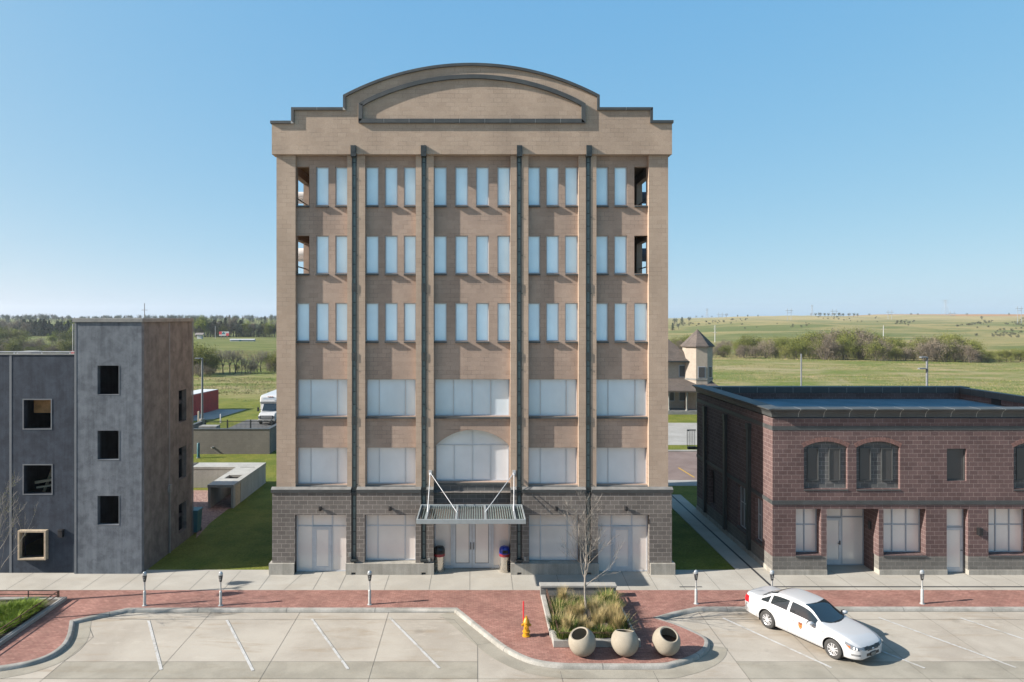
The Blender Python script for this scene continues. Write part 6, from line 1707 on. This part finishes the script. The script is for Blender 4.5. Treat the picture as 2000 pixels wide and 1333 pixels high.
def sedan():
    ra, fa = -1.39, 1.42; rw = .345
    Wp = [(-2.66,.50),(-2.63,.66),(-2.56,.78),(-2.4,.86),(-2.0,.905),(-1.2,.925),(0,.925),(1.0,.922),(1.6,.905),(2.0,.865),(2.22,.79),(2.36,.68),(2.43,.55),(2.46,.42)]
    Bp = [(-2.66,.74),(-2.6,.86),(-2.45,.95),(-2.0,.985),(-1.4,.985),(-.5,.965),(.3,.945),(.95,.92),(1.5,.865),(2.0,.775),(2.25,.70),(2.4,.62),(2.46,.57)]
    Tp = [(-2.66,.80),(-2.62,.95),(-2.54,1.055),(-2.42,1.085),(-2.15,1.085),(-1.93,1.10),(-1.7,1.20),(-1.45,1.335),(-1.2,1.425),(-.95,1.468),(-.6,1.488),(-.3,1.485),(0,1.462),(.2,1.42),(.5,1.275),(.8,1.12),(1.0,1.022),(1.12,1.005),(1.5,.955),(1.9,.875),(2.2,.775),(2.36,.69),(2.44,.61),(2.46,.575)]
    Zp = [(-2.66,.36),(-2.5,.27),(-2.1,.25),(-1,.20),(1,.20),(1.9,.215),(2.25,.24),(2.42,.27),(2.46,.32)]
    cx = lambda x: x if x < 1.9 else 1.9+(x-1.9)*.82
    ux = lambda x: x if x < 1.9 else 1.9+(x-1.9)/.82
    Wp, Bp, Tp, Zp = [[(cx(a), b) for a, b in t] for t in (Wp, Bp, Tp, Zp)]
    NS, NG, NT_ = 30, 18, 28
    xs = []
    x = -2.66
    while x < cx(2.459):
        xs.append(x); x += .0135
    xs.append(cx(2.46))
    def contour(x):
        W, zb, zt, z0 = (hermite(x, p) for p in (Wp, Bp, Tp, Zp)); zt = max(zt, zb+.012)
        hc = zt-zb; f = sstep((hc-.06)/.36); cabin = f
        We = lerp(W*.80, .575, f); We = min(We, W*.86); ze = zb + lerp(hc*.55, hc*.90, f)
        pts = []
        side = [(0, W*.90, z0), (.06, W*.955, z0+.03), (.25, W*.985, lerp(z0,zb,.25)), (.55, W*1.0, lerp(z0,zb,.55)), (.82, W*.992, lerp(z0,zb,.85)), (.95, W*.972, lerp(z0,zb,.965)), (1, W*.945, zb)]
        for i in range(NS):
            t = i/NS; pts.append((hermite(t, [(a,b) for a,b,_ in side]), hermite(t, [(a,c) for a,_,c in side]), 0, t))
        s0 = W*.945
        for i in range(NG):
            t = i/NG; bow = math.sin(t*math.pi)*.018*f
            pts.append((lerp(s0, We, t)+bow, lerp(zb, ze, t), 1, t))
        for i in range(NT_+1):
            t = i/NT_; a = t*math.pi/2
            yy = We*math.cos(a)**(.9); zz = ze + (zt-ze)*math.sin(a)**(.85)
            pts.append((yy, zz, 2, t))
        return pts
    rings = [contour(x) for x in xs]; m = len(rings[0])
    # sort faces into the parts they belong to
    buckets = {}
    def put(key, quad): buckets.setdefault(key, []).append(quad)
    def kind(x, y, z, seg, t, side):
        for ax in (ra, fa):
            if seg == 0 and (x-ax)**2 + (z-rw-.015)**2 < .405**2: return None
        if seg == 2:
            xw0 = 1.06 - .26*(y/.72)**2; xw1 = .17 - .10*(y/.56)**2
            if xw1 < x < xw0 and t > .10: return 'windscreen'
            if -1.93 + .16*(y/.7)**2 < x < -1.27 + .10*(y/.5)**2 and t > .16: return 'rear_window'
        if seg == 1:
            zb, zt = hermite(x,Bp), hermite(x,Tp)
            lo, hi = .10, .86
            if lo < t < hi and zt-zb > .13:
                if -.42 < x < .70 - .0*t: return 'front_side_window'
                if -1.27 < x < -.53: return 'rear_side_window'
                if -1.72 < x < -1.36 and zt-zb > .2 and t < .80 - (-1.36-x)*.6: return 'quarter_window'
        x = ux(x)
        if x > 1.86 and seg in (0,1,2):
            lowz = .585 + (x-1.9)*.03; hiz = .80 - (x-1.9)*.23
            if seg == 0 and x < 2.44 and y > .44 and lowz < z < hiz and z > .585 + max(0,(2.12-x))*.55: return 'amber' if x < 2.09 and z < .70 else 'headlight'
            if seg >= 1 and x > 2.17 and y > .43 and z < .70 - (x-2.2)*.15: return 'headlight'
        if x > 2.36 and y < .43 and seg in (1,2) and z < .665: return 'grille'
        if x < -2.28 and y > .52 and .70 < z < .965 and seg in (0,1): return 'tail_light'
        return 'body'
    for i in range(len(xs)-1):
        for j in range(m-1):
            a, b, c, d = rings[i][j], rings[i+1][j], rings[i+1][j+1], rings[i][j+1]
            x = (xs[i]+xs[i+1])/2; y = (a[0]+b[0]+c[0]+d[0])/4; z = (a[1]+b[1]+c[1]+d[1])/4
            tt = (a[3] + (d[3] if d[2] == a[2] else 1.0))/2
            for s_ in (1,-1):
                k = kind(x, y, z, a[2], tt, s_)
                if k is None: continue
                q = [(xs[i],s_*a[0],a[1]),(xs[i+1],s_*b[0],b[1]),(xs[i+1],s_*c[0],c[1]),(xs[i],s_*d[0],d[1])]
                if s_ < 0: q.reverse()
                if k in ('body','windscreen','rear_window','grille'): put((k,0), q)
                else: put((k,s_), q)
    root = thing('sedan', 'white four-door sedan with an orange door badge parked at an angle', 'car', (0,0,0))
    def mesh(quads, name, mat, parent, extra=None, thick=0):
        idx = {}; vs = []; fs = []
        for q in quads:
            f = []
            for p in q:
                kk = (round(p[0],4), round(p[1],4), round(p[2],4))
                if kk not in idx: idx[kk] = len(vs); vs.append(p)
                f.append(idx[kk])
            f2 = []
            for v in f:
                if not f2 or f2[-1] != v: f2.append(v)
            if len(f2) > 2 and f2[0] == f2[-1]: f2.pop()
            if len(set(f2)) > 2: fs.append(tuple(dict.fromkeys(f2)))
        mb = MB(); mb.add(vs, fs)
        if extra: extra(mb)
        return mb.build(name, mat, parent, smooth=True, angle=60, recalc=False, local=True)
    def caps(mb):
        for i in (0, -1):
            rg = rings[i]; pts = [(xs[i], p[0], p[1]) for p in rg] + [(xs[i], -p[0], p[1]) for p in reversed(rg[:-1])]
            mb.add(pts, [tuple(range(len(pts)))] if i == -1 else [tuple(reversed(range(len(pts))))])
        lo = [(xs[i], rings[i][0][0], rings[i][0][1]) for i in range(len(xs))]; n = len(lo)
        mb.add(lo + [(x,-y,z) for x,y,z in lo], [(i,i+1,n+i+1,n+i) for i in range(n-1) if all(abs(lo[i][0]-ax) > .42 for ax in (ra,fa))])
    body = mesh(buckets[('body',0)], 'body', M['carwhite'], root, caps)
    mats = {'windscreen':'carglass','rear_window':'carglass','front_side_window':'carglass','rear_side_window':'carglass','quarter_window':'carglass','headlight':'lamp','amber':'amber','grille':'carblack','tail_light':'taillamp'}
    nmap = {'amber':'indicator','front_side_window':'side_window','rear_side_window':'side_window'}
    for (k, s_), qs in buckets.items():
        if k == 'body': continue
        mesh(qs, nmap.get(k, k), M[mats[k]], root)
    def P(x, s_, z, out=.004):
        """point on the body side at x, height z"""
        x = cx(x); rg = contour(x); best = None
        for p, q in zip(rg[:-1], rg[1:]):
            if p[1] <= z <= q[1]+1e-6 and q[1] > p[1]: 
                t = (z-p[1])/(q[1]-p[1]); best = lerp(p[0],q[0],t); break
        if best is None: best = rg[NS][0]
        return Vector((x, s_*(best+out), z))
    L_ = dict(local=True, recalc=False)
    for s_ in (1,-1):
        # arch lips, liners and wheels
        for ax in (ra, fa):
            lip = MB(); pts = []
            for k in range(33):
                a = math.radians(-18 + 216*k/32); x = ax+.408*math.cos(a); z = rw+.015+.408*math.sin(a)
                if z < .2: continue
                pts.append(P(x, s_, z, -.006))
            lip.tube(pts, .016, 6); lip.build('arch_lip', M['carwhite'], root, smooth=True, local=True)
            ln = MB(); vs = []; n = 26
            for k in range(n+1):
                a = math.radians(-25+230*k/n); vs += [(ax+.40*math.cos(a), s_*.90, rw+.015+.40*math.sin(a)), (ax+.40*math.cos(a), s_*.56, rw+.015+.40*math.sin(a))]
            ln.add(vs, [(2*k,2*k+1,2*k+3,2*k+2) for k in range(n)])
            ln.add([(ax, s_*.56, rw)] + [(ax+.40*math.cos(2*math.pi*k/20), s_*.56, rw+.40*math.sin(2*math.pi*k/20)) for k in range(20)], [(0,1+k,1+(k+1)%20) for k in range(20)])
            ln.build('arch_liner', M['carblack'], root, **L_)
            R90 = Matrix.Rotation(math.radians(-90*s_), 4, 'X'); c = (ax, s_*.80, rw)
            ty = MB(); ty.lathe([(.215,.09),(.225,.108),(.30,.112),(.335,.095),(.345,.06),(.345,-.06),(.335,-.095),(.30,-.11),(.2,-.1)], c, 40, R90); wh = ty.build('wheel', M['tyre'], root, smooth=True, local=True, angle=50)
            rm = MB(); rm.lathe([(.218,.088),(.212,.10),(.20,.092),(.193,.05),(.19,-.05)], c, 36, R90)
            for k in range(5):
                a = 2*math.pi*k/5+.3; ca, sa = math.cos(a), math.sin(a); y = s_*(.80+.082)
                for off, w2 in ((-.028,.016),(.028,.016)):
                    p0 = Vector((ax+ca*.04-sa*off*.7, y+s_*.006, rw+sa*.04+ca*off*.7)); p1 = Vector((ax+ca*.205-sa*off*1.7, y, rw+sa*.205+ca*off*1.7)); rm.bar(p0, p1, .04, .028, up=(0,1,0))
            rm.lathe([(.062,.07),(.055,.092),(.0,.097)], c, 20, R90); rm.build('rim', M['rim'], wh, smooth=True, local=True, angle=40)
            bk = MB(); bk.lathe([(0,.03),(.19,.03)], c, 24, R90); bk.build('brake_disc', M['carblack'], wh, **L_)
        # shut lines, handles, mirror
        def line(pts, w=.009, m='carblack', name='shut_line'):
            b = MB(); P_ = [P(x, s_, z, .002) for x, z in pts]; b.tube(P_, w/2, 4); b.build(name, M[m], root, local=True)
        zz = lambda a, b, n=9: [lerp(a,b,i/n) for i in range(n+1)]
        line([(.98-.03*math.sin(i), z) for i, z in zip([k*.3 for k in range(10)], zz(.27,.90))]); line([(-.45, z) for z in zz(.27,.95)])
        line([(-1.28 if z > .72 else -1.28+ (.72-z)*.55, z) for z in zz(.33,.96)])
        line([(lerp(.98,-1.05,i/14), .27) for i in range(15)])
        for hx in (-.26, -1.08):
            h = MB(); p0, p1 = P(hx-.10, s_, .80, .02), P(hx+.10, s_, .79, .02); h.tube([p0-Vector((0,s_*.02,0)), p0, p1, p1-Vector((0,s_*.02,0))], .014, 8); h.build('door_handle', M['carwhite'], root, smooth=True, local=True)
        mr = MB(); c = Vector((.62, s_*1.03, 1.0))
        for k in range(1): pass
        mr.lathe([(0,-.13),(.05,-.115),(.082,-.06),(.09,0),(.082,.06),(.05,.115),(0,.13)], tuple(c), 16, Matrix.Rotation(math.radians(90),4,'X') @ Matrix.Diagonal((1.0,.8,1.0,1)))
        mr.bar(Vector((.66, s_*.86, .97)), c, .05, .035); mr.build('mirror', M['carwhite'], root, smooth=True, local=True)
        g = MB(); g.obox((.535, s_*1.03, 1.0), (.006,0,0), (0,.10,0), (0,0,.06)); g.build('mirror_glass', M['carglass'], root, local=True)
        sk = MB(); sk.tube([P(x, s_, .225, -.01) for x in [-.98+.1*k for k in range(20)]], .012, 6); sk.build('sill_shadow_gap', M['carblack'], root, local=True)
        # front bumper slots
        for z in (.40,.435):
            b = MB(); b.tube([P(x, s_, z, .002) for x in (2.12,2.2,2.28,2.35,2.40)], .009, 5); b.build('bumper_slot', M['carblack'], root, local=True)
        # headlamp bowls and fender marks
        for bx, bz in ((2.30,.635),(2.22,.655)):
            p = P(bx, s_, bz, .006); b = MB(); b.lathe([(.045,0),(.04,.012),(0,.014)], tuple(p), 12, Matrix.Rotation(math.radians(-70*s_),4,'X')); b.build('headlamp_bowl', M['white'], root, local=True)
    # the visible flank (right-hand doors) carries a shield, small lettering and a round seal
    s_ = -1
    def decal(x0, z0, pts, m, name, out=.006):
        b = MB(); b.add([tuple(P(x0+a, s_, z0+c, out)) for a, c in pts], [tuple(range(len(pts)))]); b.build(name, M[m], root, **L_)
    sh = [(-.085,.10),(-.045,.125),(0,.11),(.045,.125),(.085,.10),(.085,.0),(.06,-.08),(0,-.135),(-.06,-.08),(-.085,.0)]
    decal(.12, .70, sh, 'badgedark', 'door_badge', .005)
    decal(.12, .70, [(a*.82, c*.82-.004) for a, c in sh], 'orange', 'door_badge', .008)
    decal(.12, .70, [(a*.8, c) for a, c in ((-.075,.085),(.075,.085),(.07,.035),(-.07,.035))], 'badgedark', 'door_badge', .011)
    decal(.12, .70, [(-.03,.02),(.03,.02),(.034,-.04),(0,-.07),(-.034,-.04)], 'amber', 'door_badge', .011)
    for k in range(9):
        m = 'redink' if k < 2 else 'greyink'; hgt = .035 if k < 2 else .026
        decal(1.02+k*.05, .845-k*.004, [(-.018,hgt),(.014,hgt),(.014,-hgt),(-.018,-hgt)] if k < 2 else [(-.012,hgt),(-.004,hgt),(-.004,-hgt),(-.012,-hgt)], m, 'fender_lettering', .006)
    ring = [(.062*math.cos(2*math.pi*k/20), .062*math.sin(2*math.pi*k/20)) for k in range(20)]
    b = MB(); vs = [tuple(P(1.86+a, s_, .665+c, .006)) for a, c in ring] + [tuple(P(1.86+a*.82, s_, .665+c*.82, .006)) for a, c in ring]
    b.add(vs, [(k,(k+1)%20,20+(k+1)%20,20+k) for k in range(20)]); b.add([tuple(P(1.86+a, s_, .665+c, .006)) for a, c in ((-.03,.02),(.03,.02),(.02,-.03),(-.02,-.03))], [(0,1,2,3)]); b.build('fender_seal', M['greyink'], root, **L_)
    # nose: grille bar, badge, intake, plate
    b = MB(); b.box(cx(2.43), cx(2.478), -.30, .30, .545, .575); b.build('grille', M['carblack'], root, local=True)
    b = MB(); b.add([(cx(2.485),-.055,.565),(cx(2.485),.055,.565),(cx(2.455),.045,.60),(cx(2.455),-.045,.60)], [(0,1,2,3)]); b.build('nose_badge', M['rod'], root, **L_)
    b = MB(); b.box(cx(2.42), cx(2.467), -.36, .36, .345, .455); b.build('lower_intake', M['carblack'], root, local=True, bevel=.01)
    b = MB(); b.box(cx(2.46), cx(2.486), -.155, .155, .335, .47); pl = b.build('number_plate_holder', M['carblack'], root, local=True)
    b = MB(); b.box(cx(2.486), cx(2.491), -.13, .13, .355, .45); b.build('number_plate', M['cap'], pl, local=True)
    # wiper and hood line
    for y0, y1 in ((-.55,-.05),(.05,.60)):
        b = MB(); b.tube([(1.04-.26*(y/.72)**2, y, hermite(1.04-.26*(y/.72)**2, Tp)+.004) for y in (y0, (y0+y1)/2, y1)], .008, 5); b.build('wiper', M['carblack'], root, local=True)
    # cabin lining hides the empty shell
    p_r, p_f = Vector(gnd(1498.5, 1227, ROAD)), Vector(gnd(1627.5, 1287, ROAD))
    f = (p_f-p_r).normalized(); left = Vector((-f.y, f.x)); ctr = (p_r+p_f)/2 + left*.86 - f*(.015)
    root.scale = (.982,.985,.985); root.location = (ctr.x, ctr.y, ROAD); root.rotation_euler = (0,0,math.atan2(f.y, f.x))
sedan()
# ---------------------------------------------------------------- light, sky, camera
SUN = Vector((-1.0, -0.18, 0.58)).normalized()
def lighting():
    w = bpy.data.worlds.new('World'); scene.world = w; w.use_nodes = True
    nt = w.node_tree; bg = nt.nodes['Background']
    sky = nt.nodes.new('ShaderNodeTexSky'); sky.sky_type = 'NISHITA'; sky.sun_disc = False
    el = math.asin(SUN.z); az = math.atan2(SUN.x, SUN.y)
    sky.sun_elevation = el; sky.sun_rotation = az % (2*math.pi)
    sky.altitude = 0; sky.air_density = SKY_AIR; sky.dust_density = SKY_DUST; sky.ozone_density = SKY_OZ
    # the sky's own colour, with the soft shoulder a camera gives each channel
    sp = nt.nodes.new('ShaderNodeSeparateColor'); cb = nt.nodes.new('ShaderNodeCombineColor'); nt.links.new(sky.outputs[0], sp.inputs[0])
    for i, (g, k) in enumerate(((0.65, 1.62), (0.317, 1.085), (0.10, 0.92))):
        m = nt.nodes.new('ShaderNodeMath'); m.operation = 'POWER'; nt.links.new(sp.outputs[i], m.inputs[0]); m.inputs[1].default_value = g
        q = nt.nodes.new('ShaderNodeMath'); q.operation = 'MULTIPLY'; nt.links.new(m.outputs[0], q.inputs[0]); q.inputs[1].default_value = k * 0.1**g / SKY_STR / 2**EXPO
        nt.links.new(q.outputs[0], cb.inputs[i])
    nt.links.new(cb.outputs[0], bg.inputs[0]); bg.inputs[1].default_value = SKY_STR
    l = bpy.data.lights.new('sun', 'SUN'); l.energy = SUN_STR; l.angle = math.radians(0.5); l.color = (1.0, 0.945, 0.87)
    o = bpy.data.objects.new('sun', l); C.objects.link(o); o.rotation_euler = (-SUN).to_track_quat('-Z', 'Y').to_euler(); o.location = (-30,-20,40)
SKY_STR, SUN_STR, EXPO = 0.10, 5.0, 1.2
SKY_AIR, SKY_DUST, SKY_OZ = 0.3, 1.0, 4.0
lighting()
def haze():
    mb = MB(); mb.box(-6300, 6300, -140, 3300, -1.5, 66); n = NT('thin_haze')
    v = n.node('ShaderNodeVolumePrincipled'); v.inputs['Color'].default_value = (0.78, 0.86, 0.95, 1); v.inputs['Density'].default_value = HAZE; v.inputs['Anisotropy'].default_value = 0.2
    n.n.remove(n.b); n.link(v.outputs[0], n.n['Material Output'].inputs['Volume'])
    o = mb.build('haze', n.mat); tag(o, 'thin pale haze over the far fields', 'haze', kind='stuff')
HAZE = 0.00014
haze()
cam = bpy.data.cameras.new('camera'); co = bpy.data.objects.new('camera', cam); C.objects.link(co)
co.location = (0, YC, H); co.rotation_euler = (math.radians(90), 0, 0)
cam.sensor_width = 36; cam.sensor_fit = 'HORIZONTAL'; cam.lens = 36*F/2000.0
cam.shift_x = (1000-CX)/2000.0; cam.shift_y = -(666.5-CY)/2000.0
cam.clip_start = .1; cam.clip_end = 20000
scene.camera = co
vs_ = scene.view_settings; vs_.view_transform = 'Standard'; vs_.look = 'None'; vs_.exposure = EXPO; vs_.gamma = 1.0; vs_.use_curve_mapping = False
scene.render.engine = 'CYCLES'; scene.cycles.use_denoising = True; scene.cycles.max_bounces = 6
scene.render.film_transparent = False
